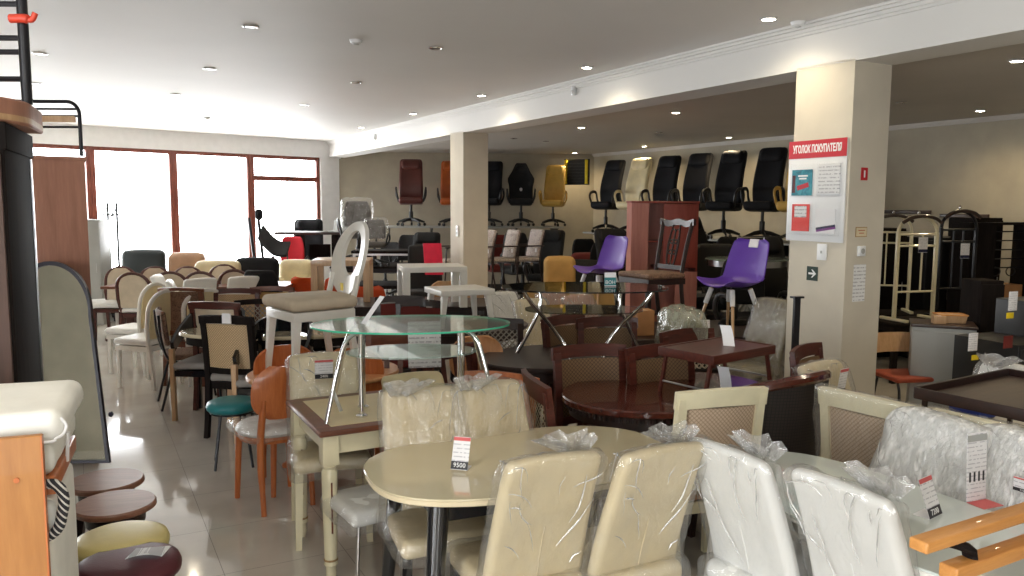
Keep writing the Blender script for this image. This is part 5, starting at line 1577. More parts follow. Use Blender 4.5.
MB().box((0, 0, .07), (.1, .002, .14), M4=Tm(rx=-8)).build('card', 'tag_print', o); MB().box((0, -.0016, .03), (.1, .001, .055), M4=Tm(rx=-8)).build('yellow_field', 'tag_yellow', o)
# bundle in film
o = thing('wrapped_bundle', 'lumpy bundle in greenish clear film behind the tray table', 'bundle'); put(o, (GY(681, 330, 5.75).x, 5.75, .62), 10).scale = (.84, 1, 1.05)
MB().rb((0, 0, .22), (.3, .26, .36), .1, (6, 6, 6), 3, crumple(lambda x, y, z: (x * (1.12 - .5 * max(0, z - .2)), y, z), .02, 6, 8)).build('bundle_body', 'olive', o, 60)
MB().rb((0, 0, .22), (.36, .32, .42), .11, (12, 12, 12), 3, crumple(lambda x, y, z: (x * (1.12 - .5 * max(0, z - .2)), y, z), .035, 7, 8)).build('plastic_wrap', 'green_glass_wrap', o, 80)
inst('bst', box_table(.5, .45, .65, 'wenge', .05, .04), 'side_table', 'black square table under the film-wrapped bundle', 'side table', (GY(683, 330, 5.75).x, 5.75, 0), 10)
for px, nm in ((734, 'left'), (758, 'right')):
    inst('rimchair', office_chair('black_fabric', 'chrome', 'task'), 'office_chair', 'black chair with chrome arm loops under the purple chair, %s one' % nm, 'office chair', base_at(px, 318, .74, 178, (0, .2)), 178, 'black chairs with chrome loops', sc=.72)
o = thing('dining_chair', 'olive film-wrapped chair between black post and pillar', 'chair'); parsons('olive', 'dark_wood', 'film_loose', 1.02, .40, .42, seed=77, skirt=False)(o); put(o, base_at(772, 299, 1.02, LEFT, REF), LEFT)
o = thing('display_post', 'black flat-topped metal post at the pillar foot', 'post'); p = GY(797, 300, 5.25); put(o, (p.x, p.y, 0), 20)
MB().box((0, 0, .6), (.045, .02, 1.2)).build('post', 'black_metal', o); MB().box((0, 0, 1.205), (.075, .05, .012)).build('top_plate', 'black_metal', o); MB().box((0, 0, .008), (.22, .2, .016), .004).build('base_plate', 'black_metal', o)

# cherry shelf unit
o = thing('shelf_unit', 'cherry wood shelf unit with open bays and a door behind the carved chair', 'shelf unit')
a, b = GY(632, 203, 9.4), GY(699, 203, 9.4)
Wd, Hs, D = b.x - a.x, a.z, .4
put(o, ((a.x + b.x) / 2, 9.4 + D / 2, 0), 0)
MB().box((-Wd / 2 + .1, 0, Hs / 2), (.2, D, Hs)).build('side_panel', 'shelf_pink', o)
MB().box((Wd / 2 - .01, 0, Hs / 2), (.02, D, Hs)).build('side_panel', 'shelf_red', o)
MB().box((0, 0, Hs + .012), (Wd + .02, D + .02, .025), .004).build('top_board', 'shelf_red', o)
MB().box((0, D / 2 - .008, Hs / 2), (Wd - .02, .012, Hs)).build('back_board', 'shelf_pink', o)
MB().box((-.0, 0, Hs - .45), (Wd * .5, D - .02, .02)).build('shelf', 'shelf_red', o)
MB().box((.15, 0, Hs - .75), (Wd - .3, D - .02, .02)).build('shelf', 'shelf_red', o)
MB().box((Wd / 2 - .21, -D / 2 - .009, Hs - .38), (.4, .018, .74), .003).build('door', 'shelf_red', o)
d2 = MB().box((Wd / 2 - .13, -D / 2 - .009, Hs - 1.2), (.26, .018, .8), .003).build('door', 'shelf_pink', o)
MB().box((0, 0, .05), (Wd - .02, D - .04, .1)).build('plinth', 'shelf_red', o)

# chairs on the wall shelf along the back wall
def shelf_run(name, label, p0, p1, z, dep):
    o = thing(name, label, 'wall shelf')
    d_ = (p1 - p0); L = math.hypot(d_.x, d_.y)
    put(o, ((p0.x + p1.x) / 2, (p0.y + p1.y) / 2, z), math.degrees(math.atan2(d_.y, d_.x)))
    MB().box((0, 0, -.02), (L, dep, .03), .004).build('shelf_board', 'grey_panel', o)
    n = int(L / .9)
    for k in range(n + 1):
        x = (k / n - .5) * (L - .2)
        MB().add([(x - .015, dep / 2, -.035), (x + .015, dep / 2, -.035), (x - .015, -dep / 2 + .1, -.035), (x + .015, -dep / 2 + .1, -.035), (x - .015, dep / 2, -.28), (x + .015, dep / 2, -.28)],
                 [(0, 2, 3, 1), (0, 4, 2), (1, 3, 5), (2, 4, 5, 3), (0, 1, 5, 4)]).build('bracket', 'black_metal', o)
    return o
VS = 9.35
shelf_run('wall_shelf', 'long grey wall shelf carrying the office chairs on the back wall', UV(14.0, VS + .36), UV(6.7, VS + .36), 1.26, 1.05)
keep = [('black_leather', 'black_plastic', 606, 'black leather wall chair beside the slatted panel'), ('cream_leather', 'cream_leather', 632, 'cream leather office chair on the wall shelf'),
        ('black_leather', 'black_plastic', 660, 'black wall chair right of the cream chair, above the cherry unit'), ('black_leather', 'black_plastic', 691, 'black wall chair above the right edge of the cherry shelf unit'),
        ('black_leather', 'black_plastic', 724, 'black wall chair, second from the board pillar'), ('black_leather', 'black_plastic', 763, 'black wall chair nearest to the board pillar with a white tag'),
        ('yellow_leather', 'yellow_leather', 797, 'yellow wall chair almost hidden by the board pillar')]
for lea, arm, px, nm in keep:
    d = ray(px, 200); p = CAM + d * ((VS - .1) / (CA * d.x + SA * d.y))
    inst('wallex_' + lea, office_chair(lea, arm, 'exec'), 'office_chair', nm, 'office chair', (p.x, p.y, 1.256), LEFT + 22, 'office chairs on the back wall shelf').scale = (.9, .9, 1.15)
# chairs on the end wall
e0, e1 = UV(17.2, 5.3), UV(15.2, 9.9)
shelf_run('wall_shelf', 'grey wall shelf carrying the office chairs on the far end wall', Vector((e0.x - .1, e0.y - .9, 0)), Vector((e1.x - .5, e1.y - .62, 0)), 1.35, .9)
def on_end(px, off=-.75):
    P0 = Vector((e0.x - .1, e0.y - .9)); P1 = Vector((e1.x - .5, e1.y - .62)); d = ray(px, 200)
    w = P1 - P0
    t_ = (P0.x * w.y - P0.y * w.x) / (d.x * w.y - d.y * w.x)
    return Vector((d.x * t_, d.y * t_, 1.346))
inst('exb', office_chair('burgundy_leather', 'black_plastic', 'exec'), 'office_chair', 'burgundy leather office chair on the end wall shelf', 'office chair', on_end(411), 6).scale = (.98, .98, 1.12)
inst('exo', office_chair('orange_leather', 'black_plastic', 'exec'), 'office_chair', 'orange leather office chair partly hidden by the far pillar', 'office chair', on_end(452), 4).scale = (.95, .95, 1.1)
inst('ex', ex, 'office_chair', 'black office chair just right of the far pillar on the end wall shelf', 'office chair', on_end(489), -10).scale = (.95, .95, 1.1)
inst('race', office_chair('black_fabric', 'black_plastic', 'race'), 'office_chair', 'black racing-style office chair with a small white badge on the end wall shelf', 'office chair', on_end(521), 0).scale = (.95, .95, 1.1)
inst('exy', office_chair('yellow_leather', 'yellow_leather', 'exec'), 'office_chair', 'yellow leather office chair on the end wall shelf', 'office chair', on_end(553), -14).scale = (.88, .88, 1.05)
o = thing('slatted_panel', 'black slatted panel with two yellow uprights high on the end wall', 'wall panel')
p = GY(577, 172, 17.7); put(o, (p.x, p.y + .02, p.z), -22)
for sx in (-1, 1): MB().box((sx * .235, -.07, 0), (.06, .03, .52), .004).build('upright', 'tag_yellow', o)
for k in range(7): MB().box((0, -.055, -.2 + k * .067), (.42, .03, .03)).build('slat', 'black_plastic', o)
MB().box((0, .0, 0), (.58, .03, .56)).build('backing', 'black_plastic', o)
# office chairs on the floor below the shelves
floor_ch = [(404, 236, 15.4, 'black_fabric', 'task', 'low black office chair below the burgundy wall chair'), (424, 238, 14.6, 'black_fabric', 'exec', 'black office chair left of the far pillar near the floor'),
            (503, 236, 15.8, 'darkred', 'task', 'dark red office chair right of the far pillar near the floor'), (523, 234, 15.0, 'black_fabric', 'task', 'low black office chair below the racing-style chair'),
            (545, 236, 14.4, 'black_fabric', 'exec', 'black office chair below the yellow wall chair'), (606, 244, 13.4, 'black_leather', 'task', 'black office chair behind the further purple chair'),
            (620, 236, 12.6, 'black_leather', 'exec', 'black office chair left of the cherry unit near the floor'), (706, 222, 12.2, 'black_leather', 'exec', 'black office chair right of the cherry unit near the floor'),
            (734, 229, 11.2, 'black_leather', 'task', 'black round-backed office chair behind the nearer purple chair'), (770, 245, 10.1, 'black_fabric', 'exec', 'black office chair between purple chair and board pillar'),
            (588, 240, 15.6, 'black_fabric', 'task', 'low black office chair under the slatted panel'), (645, 238, 13.6, 'black_fabric', 'exec', 'black office chair behind the left side of the cherry unit'),
            (385, 243, 16.2, 'black_fabric', 'task', 'low black office chair at the left end of the end wall'), (720, 246, 9.9, 'black_fabric', 'task', 'low black office chair right behind the carved chair'),
            (755, 262, 8.6, 'black_leather', 'task', 'low black chair between the nearer purple chair and the pillar')]
for k, (px, py, Y, mt, kd, nm) in enumerate(floor_ch):
    h = {'exec': 1.18, 'task': 1.0}[kd]
    p = GY(px, py, Y)
    inst('fl_%s_%s' % (mt, kd), office_chair(mt, 'black_plastic', kd), 'office_chair', nm, 'office chair', (p.x, p.y, 0), -20 + 17 * (k % 4), sc=max(.9, min(1.35, p.z / h)))
inst('arm_dr', armchair('darkred', .8, .95), 'armchair', 'dark red armchair below the slatted panel', 'armchair', (GY(588, 255, 14.0).x, 14.0, 0), -10)
inst('arm_mu', armchair('mustard', .62, 1.0), 'armchair', 'mustard padded armchair right of the floral armchairs', 'armchair', (GY(561, 255, 12.2).x, 12.2, 0), 0)
inst('arm_bk', armchair('black_fabric', .8, .9), 'armchair', 'black armchair behind the mustard one', 'armchair', (GY(580, 262, 12.8).x, 12.9, 0), -15)
inst('pinks', parsons('black_fabric', 'black_plastic', None, 1.0, .4, .42, skirt=False), 'dining_chair', 'black padded chair with a bright red cloth hung over it', 'chair', (GY(424, 250, 11.3).x, 11.3, 0), 4, sc=1.22)
o = tag(MB().sheet(lambda u, v: ((u - .5) * .26 + .03 * v, -.03 - .05 * math.sin(v * PI) * .3 + .01 * math.sin(u * 9), -.45 * v), 6, 8, .02).build('red_cloth', 'pink_red'), 'bright pinkish red cloth hanging over the black padded chair', 'cloth')
q = GY(424, 250, 11.3); put(o, (q.x + .1, q.y + .16, 1.25), 4)
# round table with a small stand behind the purple chair
inst('gl3', pedestal_table(.48, .4, .75, 'glass_frost', 'steel', .02), 'glass_table', 'round frosted glass table behind the nearer purple chair', 'glass table', (GY(748, 237, 9.3).x, 9.3, .45), 0)
inst('pod2', box_table(1.3, 1.1, .45, 'wenge', .1, .05), 'low_platform', 'low dark podium under the round frosted glass table', 'platform', (GY(748, 237, 9.3).x, 9.35, 0), 10)
o = thing('bread_box', 'small wooden stand with a rail on the frosted glass table', 'stand'); put(o, (GY(753, 230, 9.3).x, 9.3, 1.2), 5)
MB().rb((0, 0, .06), (.26, .16, .12), .03, (3, 2, 2), 2).build('body', 'beech', o); MB().tube([(-.16, .06, 0), (-.16, .06, .24), (.16, .06, .24), (.16, .06, 0)], .008, 8).build('rail', 'steel', o)
# ------------------------------------------------------------------ right background: racks and cabinets
def valet(frame):
    def b(o):
        for sx in (-1, 1):
            MB().box((sx * .2, 0, .46), (.03, .03, .92), .004).build('post', frame, o)
            MB().box((sx * .2, 0, .015), (.04, .34, .03), .006).build('foot', frame, o)
        MB().tube([(.2 * math.cos(R(a)), 0, .92 + .17 * math.sin(R(a))) for a in range(0, 181, 12)], .016, 8).build('arch', frame, o)
        MB().tube([(-.055, 0, .3), (-.055, 0, .9)], .009, 6).tube([(.055, 0, .3), (.055, 0, .9)], .009, 6).build('inner_bar', frame, o)
        for z in (.3, .78, .9): MB().tube([(-.2, 0, z), (.2, 0, z)], .011, 6).build('cross_bar', frame, o)
        MB().tube(smooth_path([(-.2, -.05, 1.02), (-.12, -.06, 1.07), (0, -.06, 1.09), (.12, -.06, 1.07), (.2, -.05, 1.02)], 4), .018, 8, flat=(1, .6)).build('hanger', 'wenge_h', o)
        MB().lathe([(.004, 0), (.012, .01), (.014, .03), (.004, .045)], 10, (0, 0, 1.1)).build('finial', 'chrome', o)
    return b
inst('con', thin_table(1.5, .55, .62, 'wenge', 'wenge', .06), 'console_table', 'dark console under the clothes valet stands', 'console', (GY(918, 320, 8.4).x + .25, 8.45, 0), 12)
inst('valc', valet('cream_frame'), 'valet_stand', 'cream arched clothes valet stand with hanger and price tag', 'valet stand', (GY(914, 300, 8.35).x, 8.35, .62), 16).scale = (1.22, 1.1, 1)
inst('vald', valet('black_metal'), 'valet_stand', 'dark arched clothes valet stand with white tag beside the cream one', 'valet stand', (GY(965, 300, 8.35).x, 8.55, .62), 10, sc=1.05)
inst('vale', valet('cream_frame'), 'valet_stand', 'second cream valet stand partly hidden by the board pillar', 'valet stand', (GY(893, 300, 8.9).x, 9.0, .62), -10)
inst('con2', thin_table(1.0, .5, .62, 'wenge', 'wenge', .06), 'console_table', 'dark console under the half-hidden cream valet stand', 'console', (GY(893, 300, 8.9).x + .1, 9.0, 0), 6)
for px, py, Y, nm in ((923, 245, 8.28, 'price tag on the cream valet stand'), (965, 251, 8.48, 'white price tag on the dark valet stand')):
    o = thing('price_card', nm, 'price tag'); price_card(None, .11, .16, 0, red=False, fold=False)(o); p = GY(px, py, Y); put(o, (p.x, p.y, p.z - .08), 12)
    MB().box((0, -.0015, .02), (.11, .001, .03)).build('blue_block', 'navy_ink', o)
for px0, px1, py, nm in ((884, 931, 212, 'dark picture rail strip on the back wall left of the valet stands'), (940, 989, 216, 'dark picture rail strip on the back wall above the dark valet stand')):
    a, b = GV(px0, py, VB - .02), GV(px1, py, VB - .02)
    o = tag(MB().rb((0, 0, 0), ((b - a).length, .03, .05), .006, (1, 1, 1), 1).build('coat_rail', 'wenge_h'), nm, 'coat rail')
    put(o, (a + b) / 2, LEFT)
def cabinet(w, d, h, body, door, doors=2, handle='steel', top=None):
    def b(o):
        MB().box((0, 0, h / 2), (w, d, h), .004).build('carcass', body, o)
        for k in range(doors):
            dw = w / doors
            x = -w / 2 + dw * (k + .5)
            dr = MB().box((x, -d / 2 - .009, h / 2 + .02), (dw - .006, .018, h - .1), .003).build('door', door, o)
            MB().tube([(x + (dw / 2 - .05) * (1 if k % 2 == 0 else -1), -d / 2 - .035, h * .5), (x + (dw / 2 - .05) * (1 if k % 2 == 0 else -1), -d / 2 - .035, h * .5 + .14)], .006, 8).build('handle', handle, dr)
        if top: MB().box((0, 0, h + .012), (w + .02, d + .02, .024), .004).build('cabinet_top', top, o)
    return b
def rot_cab(key, b, nm, label, px, Y, rz, dx=0): return inst(key, b, nm, label, 'cabinet', (GY(px, 300, Y).x + dx, Y, 0), rz)
rot_cab('cabd1', cabinet(.4, .4, 1.68, 'wenge', 'wenge', 1), 'wardrobe', 'tall black wardrobe behind the dark valet stand', 970, 9.7, 10)
rot_cab('cabd2', cabinet(.55, .4, 1.55, 'wenge', 'wenge', 1), 'wardrobe', 'black cabinet half hidden behind the cream valet stands', 888, 9.7, 14, -.2)
rot_cab('cabd3', cabinet(.7, .5, 1.45, 'black_plastic', 'black_plastic', 2), 'wardrobe', 'lower black cabinet behind the cream valet stand', 932, 9.6, 14)
def iron_shelf(o):
    for sx in (-1, 1): MB().box((sx * .42, 0, .95), (.34, .3, 1.9), .004).build('dark_column', 'wenge', o)
    MB().box((0, 0, 1.885), (1.2, .32, .03)).build('top_board', 'wenge', o)
    m = MB()
    for k in range(5): m.tube([(-.25, 0, 1.3 + k * .12), (.25, 0, 1.3 + k * .12)], .008, 6)
    m.build('rungs', 'black_metal', o)
    m = MB()
    for cx in (-.1, .1): m.tube([(cx + .06 * math.cos(a * PI / 8), -.01, 1.25 + .06 * math.sin(a * PI / 8)) for a in range(16)], .007, 6, closed=True)
    m.build('iron_scroll', 'black_metal', o)
    MB().box((0, 0, .6), (.5, .3, .04)).box((0, 0, .08), (.5, .3, .04)).build('shelf', 'wenge', o)
inst('iron', iron_shelf, 'shelf_unit', 'black hallway unit with iron rungs and scrolls near the frame edge', 'shelf unit', (GY(1003, 300, 9.1).x, 9.15, 0), 12).scale = (1, 1, .86)
o = thing('cardboard_box', 'brown cardboard carton on the hallway unit by the frame edge', 'box'); put(o, (GY(1003, 266, 9.1).x, 9.12, .535), 12)
MB().box((0, 0, .2), (.36, .24, .4), .004).build('carton', 'card', o); MB().box((0, 0, .401), (.06, .24, .001)).build('tape', 'beech', o)
p = GY(912, 330, 6.4); q = GY(968, 330, 6.4)
inst('greycab', cabinet(.46, .36, .83, 'grey_panel', 'grey_panel', 1, top='wenge_h'), 'cabinet', 'light grey box cabinet right of the board pillar', 'cabinet', (3.56, 6.55, 0), -24)
p = GZ(953, 325, .864)
def basket(o):
    MB().rb((0, 0, .045), (.3, .2, .09), .012, (2, 2, 1), 2, lambda x, y, z: (x * (.9 + z), y * (.9 + z), z)).build('tray', 'beech', o)
    MB().tube([(-.15, -.1, .09), (.15, -.1, .09), (.15, .1, .09), (-.15, .1, .09)], .008, 6, closed=True).build('rim', 'pine', o)
inst('bsk', basket, 'wooden_basket', 'flat wooden basket on the light grey cabinet', 'basket', (3.62, 6.55, .855), -10, sc=.75)
o = thing('small_carton', 'little pale carton in front of the wooden basket on the grey cabinet', 'box'); put(o, (3.50, 6.50, .855), -10, .8)
MB().box((0, 0, .04), (.12, .09, .08), .003).build('carton', 'beech', o); MB().box((0, 0, .0805), (.03, .09, .001)).build('tape', 'paper', o)
inst('bc1', cabinet(.5, .5, .86, 'black_plastic', 'black_plastic', 1), 'cabinet', 'black cabinet with white and yellow stickers beside the grey cabinet', 'cabinet', (3.62, 5.75, 0), TOCAM - 6)
inst('bc2', cabinet(.55, .5, 1.12, 'black_plastic', 'black_plastic', 1), 'cabinet', 'taller black cabinet with red emblem at the frame edge', 'cabinet', (4.02, 5.9, 0), TOCAM - 6)
inst('bc3', cabinet(.2, .26, 1.2, 'wenge', 'wenge', 1), 'cabinet', 'narrow dark column cabinet between grey and black cabinets', 'cabinet', (GY(981, 300, 6.7).x, 6.7, 0), 4)
def sticker(px, py, Y, w, h, mt, nm, lab, rz=TOCAM - 6):
    o = tag(MB().box((0, 0, 0), (w, .003, h)).build(nm, mt), lab, 'sticker'); p = GY(px, py, Y); put(o, p, rz); return o
inst('bch', school_chair, 'dining_chair', 'beech-backed chair with rust red seat right of the board pillar', 'chair', base_at(892, 332, .74, TOCAM - 20, (0, .2)), TOCAM - 20, sc=.9)
# stickers on the black cabinets (placed on their door faces)
def on_door(key, px, py):
    o = PROTO[key]; rz = o.rotation_euler[2]
    n = Vector((math.sin(rz), -math.cos(rz), 0)); d_ = {'bc1': .25, 'bc2': .25}[key] + .020
    P0 = Vector(o.location) + n * d_
    d = ray(px, py); t_ = (P0 - CAM).dot(n) / d.dot(n)
    return CAM + d * t_, math.degrees(rz)
for key, px, py, w, h, mt, nm, lab in (('bc1', 973, 342, .085, .12, 'tag_print', 'label_sticker', 'white printed sticker on the shorter black cabinet'), ('bc1', 975, 357.5, .065, .035, 'tag_yellow', 'label_sticker', 'yellow sticker on the shorter black cabinet'),
                                       ('bc2', 1013, 301, .085, .13, 'tag_print', 'label_sticker', 'white printed sticker on the taller black cabinet'), ('bc2', 1010, 315.5, .07, .04, 'tag_yellow', 'label_sticker', 'yellow sticker on the taller black cabinet'),
                                       ('bc2', 1008, 342, .09, .085, 'darkred', 'emblem_sticker', 'dull red emblem on the taller black cabinet')):
    p, rz = on_door(key, px, py)
    o = tag(MB().rb((0, 0, 0), (w, .003, h), .0012, (1, 1, 1), 1).build(nm, mt), lab, 'sticker'); put(o, p, rz)

# ------------------------------------------------------------------ left side of the hall, far
inst('greyw', cabinet(.62, .5, 1.55, 'grey_panel', 'grey_panel', 1), 'cabinet', 'light grey cabinet by the windows beyond the mirror', 'cabinet', (GY(80, 250, 11.8).x, 11.9, 0), 10)
def coat_stand(o):
    MB().tube([(0, 0, .02), (0, 0, 1.8)], .018, 10).build('pole', 'black_metal', o)
    for k in range(4):
        a = k * PI / 2 + .4
        MB().tube(smooth_path([(0, 0, .16), (.14 * math.cos(a), .14 * math.sin(a), .08), (.24 * math.cos(a), .24 * math.sin(a), .01)], 4), .014, 8).build('foot', 'black_metal', o)
        MB().tube(smooth_path([(0, 0, 1.62), (.09 * math.cos(a), .09 * math.sin(a), 1.6), (.15 * math.cos(a), .15 * math.sin(a), 1.72)], 4), .010, 8).build('hook', 'black_metal', o)
inst('coat', coat_stand, 'coat_stand', 'black coat stand in front of the first window', 'coat stand', (GY(118, 240, 12.6).x, 12.6, 0), 0)
inst('coat', None, 'coat_stand', 'black coat stand beside the grey cabinet by the windows', 'coat stand', (GY(109, 240, 12.9).x, 12.9, 0), 40)
inst('mt2', arch_chair('white_frame', 'white_leather', 'white_leather', .92, .42), 'dining_chair', 'white chair glimpsed between mirror and arched chairs', 'chair', (GY(98, 300, 10.6).x, 10.7, 0), RIGHT)

# ------------------------------------------------------------------ left foreground
UD = Vector((-SA, CA, 0)); VD = Vector((CA, SA, 0))
# tall brown cabinet with the mirror leaning on it
p = GY(93, 330, 5.75)
BCW = .62
o = thing('tall_cabinet', 'tall reddish-brown cabinet behind the leaning mirror', 'cabinet')
q = p + Matrix.Rotation(R(30), 3, 'Z') @ Vector((-BCW / 2, .3, 0)); put(o, (q.x, q.y, 0), 30)
MB().box((0, 0, 1.05), (BCW, .58, 2.1), .003).build('carcass', 'cab_brown', o); MB().box((0, 0, 2.11), (BCW + .03, .6, .025), .004).build('top_board', 'cab_brown', o)
MB().box((0, 0, .04), (BCW - .02, .56, .08)).build('plinth', 'wenge', o)
o = thing('standing_mirror', 'tall round-topped mirror in a dark frame leaning on the brown cabinet', 'mirror')
Yb = 5.3; xr = GY(111, 466, 5.3).x
HWb, HWt, HM = .42, .28, 1.45
put(o, (xr - HWb - .015, Yb, 0), 3)
out = []
for k in range(9): out.append((HWb - (HWb - HWt) * (k / 8) ** 1.0, .03 + 1.02 * k / 8))
for k in range(1, 24): a = PI * k / 24; out.append((HWt * math.cos(a), 1.05 + .36 * math.sin(a)))
for k in range(9): out.append((-HWt - (HWb - HWt) * (k / 8), 1.05 - 1.02 * k / 8))
Mm = Tm((0, 0, 0), rx=90 - 8)
inn = [(x * .94, .03 + (z - .03) * .965 + .02) for x, z in out]
MB().ring(out, inn, -.015, .02, M4=Mm).build('frame', 'navy_frame', o)
MB().prism(inn, -.004, .004, M4=Mm).build('mirror_glass', 'mirror', o)
MB().lathe([(.004, 0), (.016, .004), (.02, .02), (.004, .032)], 12, M4=Tm((HWb - .01, -.02 + .055, .36), ry=90)).build('knob', 'navy_frame', o)
# dark wardrobe and the rounded desk board on it
o = thing('wardrobe', 'dark wenge wardrobe with a brown front panel at the left frame edge', 'wardrobe')
WR = 23.7
p = GY(10, 250, 2.7); ww = .8
def at_wr(x, y): return p + Matrix.Rotation(R(WR), 3, 'Z') @ Vector((x, y, 0))
q = at_wr(-ww / 2, .3)
put(o, (q.x, q.y, 0), WR)
MB().box((0, 0, .99), (ww, .6, 1.98), .003).build('carcass', 'wenge', o)
MB().box((-.2, -.31, .99), (.38, .018, 1.94), .003).build('door', 'door_brown', o)
MB().box((.2, -.31, .99), (.38, .018, 1.94), .003).build('door', 'door_brown', o)
MB().box((ww / 2 + .002, .285, .99), (.006, .02, 1.96)).build('edge_strip', 'steel', o)
MB().box((0, 0, 2.02), (ww + .02, .62, .09), .004).build('top_board', 'wenge', o)
o = thing('desk_board', 'brown board with rounded corner lying on top of the dark wardrobe', 'board')
q = at_wr(.06, -.12); put(o, (q.x, q.y, 2.066), WR)
poly = [(-1.1, 0)] + [(-.34 + .34 * math.cos(R(a)), .34 + .34 * math.sin(R(a))) for a in range(-90, 1, 5)] + [(0, .62), (-1.1, .62)]
MB().prism(poly, 0, .085, bev=.006).build('board', 'cab_brown', o); MB().prism([(x * 1.003 + .001, y - .001) for x, y in poly], .01, .03).build('edge_band', 'beech', o)
# bunk bed ladder frame on the board
o = thing('bunk_frame', 'black tubular bunk bed end with rungs and red hook on the desk board', 'bed frame')
p0 = GY(27, 98, 2.95); put(o, (p0.x, 2.95, 2.152), 0)
MB().tube([(0, 0, 0), (0, 0, 1.04)], .018, 12).build('post', 'black_metal', o)
MB().tube([(-.6, 0, 0), (-.6, 0, 1.04)], .018, 12).build('post', 'black_metal', o)
for py in (4, 38, 52, 79):
    z = GY(10, py, 2.95).z - 2.152
    MB().tube([(-.6, 0, z), (0, 0, z)], .010, 8).build('rung', 'black_metal', o)
MB().tube(smooth_path([(-.055, -.01, .86), (-.05, -.02, .75), (-.04, -.01, .67)], 4), .010, 8).build('curved_bar', 'silver', o)
MB().tube(smooth_path([(-.055, -.01, .61), (-.05, -.02, .52), (-.04, -.01, .43)], 4), .010, 8).build('curved_bar', 'silver', o)
MB().box((-.35, .03, .93), (.5, .03, .16)).build('back_board', 'wenge_h', o)
zz = GY(25, 20, 2.95).z - 2.152
MB().tube(smooth_path([(-.03, -.022, zz), (.02, -.024, zz), (.045, -.022, zz - .005), (.06, -.022, zz + .02)], 5), [.016] * 8 + [.01] * 8, 10).build('red_hook', 'red_hook', o)
# second tubular frame on the brown cabinet
o = thing('bed_headboard', 'black rounded tubular bed end with wooden slat on the brown cabinet', 'bed frame')
p0 = GY(72, 150, 5.6); put(o, (p0.x, 5.72, 2.125), 0)
zt = GY(60, 101.5, 5.72).z - 2.125
def hb(z, xr_, r=.013): MB().tube([(-.6, 0, z), (xr_ - .09, 0, z)] + [(xr_ - .09 + .09 * math.sin(R(a)), 0, z - .09 + .09 * math.cos(R(a))) for a in range(15, 91, 15)] + [(xr_, 0, .0)], r, 10).build('bent_tube', 'black_metal', o)
hb(zt, 0); 
for py in (109, 116, 127): MB().tube([(-.6, 0, GY(60, py, 5.72).z - 2.125), (-.01, 0, GY(60, py, 5.72).z - 2.125)], .008, 8).build('cross_tube', 'black_metal', o)
MB().box((-.32, .0, GY(60, 119, 5.72).z - 2.125), (.58, .018, .045), .004).build('wood_slat', 'beech', o)
MB().tube([(-.6, 0, 0), (-.6, 0, zt)], .013, 10).build('bent_tube', 'black_metal', o)
# stacked sofas with orange side panel
zt = 1.25
c0 = GZ(64, 411, zt); c1 = GZ(84, 377, zt)
ed = Vector((c1.x - c0.x, c1.y - c0.y, 0)); L = ed.length; ang = math.degrees(math.atan2(ed.y, ed.x)) - 90
def sofa_local(o, z=0): put(o, (c0.x, c0.y, z), ang)      # local: +y runs along the sofa edge, -x into the sofa
o = thing('mattress', 'thick white ticking seat mattress on top of the stacked sofas', 'mattress'); sofa_local(o, 1.16)
MB().rb((-.45, L / 2, .045), (.9, L + .02, .09), .04, (9, 7, 1), 3, crumple(None, .005, 5, 2)).build('cushion', 'cushion', o, 60)
MB().tube(smooth_path([(-.9, -.012, .012), (-.12, -.014, .012), (-.02, -.006, .02), (.002, .01, .045), (-.01, .01, .07)], 5), .004, 8).build('piping', 'paper', o)
o = thing('sofa', 'upper white sofa section with orange wood rail below the mattress', 'sofa'); sofa_local(o, 1.02)
MB().rb((-.46, L / 2 + .01, .095), (.86, L + .0, .095), .035, (6, 6, 2), 3, crumple(None, .004, 5, 6)).build('seat_box', 'cushion', o, 60)
MB().box((-.45, L / 2 + .0, .025), (.84, L - .02, .046), .004).build('wood_rail', 'orange_wood', o)
MB().tube([(-.02, .2, .12), (-.028, .22, .03)], .005, 8).build('white_strap', 'paper', o)
o = thing('sofa', 'lower white sofa with a black and white striped cord edging', 'sofa'); sofa_local(o, 0)
MB().rb((-.47, L / 2, .53), (.86, L + .0, .93), .03, (6, 6, 6), 3, crumple(None, .005, 4, 3)).build('arm_body', 'cushion', o, 60)
MB().rb((-.44, -.0, .955), (.82, .06, .13), .028, (4, 1, 1), 2).build('front_pad', 'cushion', o, 60)
MB().tube(smooth_path([(-.5, -.03, 1.065), (-.1, -.03, 1.065), (-.02, -.025, 1.055), (-.012, -.03, .985), (-.06, -.035, .92), (-.3, -.04, .90)], 6), .014, 10).build('striped_cord', 'stripe', o)
for y in (.08, L - .1): MB().tube([(-.1, y, .07), (-.1, y, 0)], .025, 10).tube([(-.78, y, .07), (-.78, y, 0)], .025, 10).build('foot', 'wenge', o)
pz = 1.205
q = GZ(43, 433, pz); pY = c0.y - .07; q = GY(43, 433, pY); pz = q.z
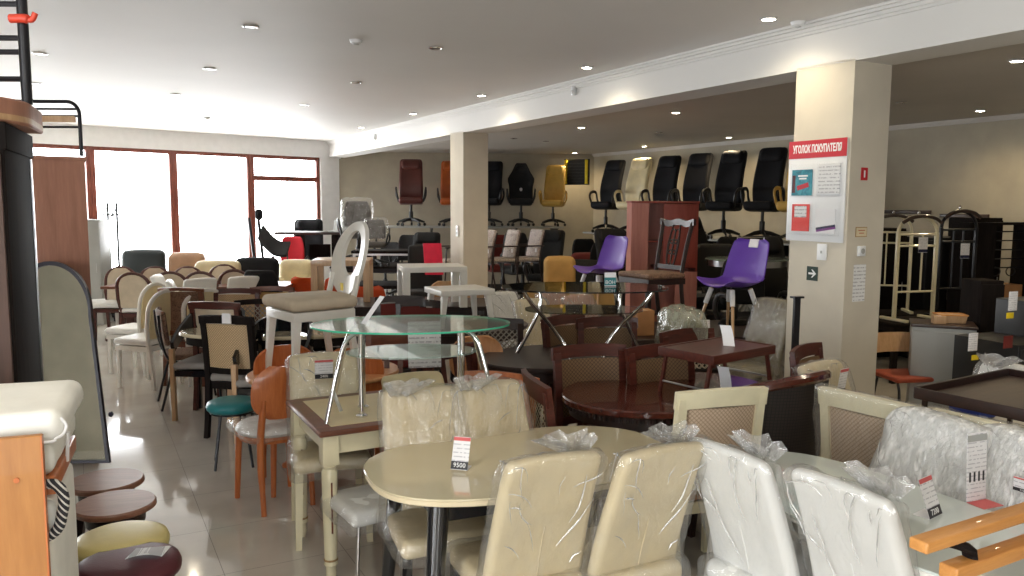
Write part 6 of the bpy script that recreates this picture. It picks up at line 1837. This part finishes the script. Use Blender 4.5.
o = thing('wooden_side_panel', 'orange wood bed side panel in the lower left corner', 'panel'); put(o, (q.x, q.y, 0), ang)
MB().box((-.45, -.012, pz / 2), (.9, .024, pz), .003).build('panel', 'panel_orange', o)
MB().box((-.0015, -.012, pz / 2), (.004, .026, pz - .004)).build('edge_band', 'orange_wood', o)
MB().lathe([(.003, 0), (.007, .0), (.007, .003), (.003, .003)], 10, M4=Tm((-.06, -.024, pz - .11), rx=90)).build('screw_cap', 'orange_wood', o)
# four stools in a row
sp_ = [(GZ(a, b, .46).x, GZ(a, b, .46).y) for a, b in ((128, 556), (121, 533), (115, 501), (106, 478))]
inst('st_b', stool('burgundy_vinyl', 'black_metal', 'steel', .455, .19, splay=.02), 'stool', 'burgundy padded round stool with a paper on it, nearest the camera', 'stool', (*sp_[0], 0), 10)
inst('st_y', stool('yellow_vinyl', 'black_metal', 'steel', .46, .183, splay=.02), 'stool', 'pale yellow padded round stool behind the burgundy one', 'stool', (*sp_[1], 0), 30)
inst('st_w', stool('stool_wood', 'dark_wood', None, .455, .172, wooden=True), 'stool', 'brown wooden round stool behind the yellow one', 'stool', (*sp_[2], 0), 20)
inst('st_w', None, 'stool', 'brown wooden round stool last in the row beside the mirror foot', 'stool', (*sp_[3], 0), 5)
o = tag(MB().sheet(lambda u, v: ((u - .5) * .13 + .02 * v, (v - .5) * .08, .012 * math.sin(u * PI) * (1 - v) + .006 * v), 8, 4, .0012).build('paper_slip', 'paper_print'), 'white paper slip lying on the burgundy stool', 'paper')
put(o, (sp_[0][0] + .06, sp_[0][1] + .02, .462), 12)

# ------------------------------------------------------------------ render look
vs = S.view_settings
S.display_settings.display_device = 'sRGB'
vs.view_transform = 'Standard'; vs.look = 'None'; vs.gamma = 1; vs.exposure = EXPO
vs.use_curve_mapping = False
S.cycles.use_denoising = True
S.cycles.sample_clamp_indirect = 6
S.cycles.max_bounces = 10
S.cycles.transparent_max_bounces = 24
S.cycles.diffuse_bounces = 5
S.cycles.glossy_bounces = 4
S.cycles.caustics_reflective = False
S.cycles.caustics_refractive = False
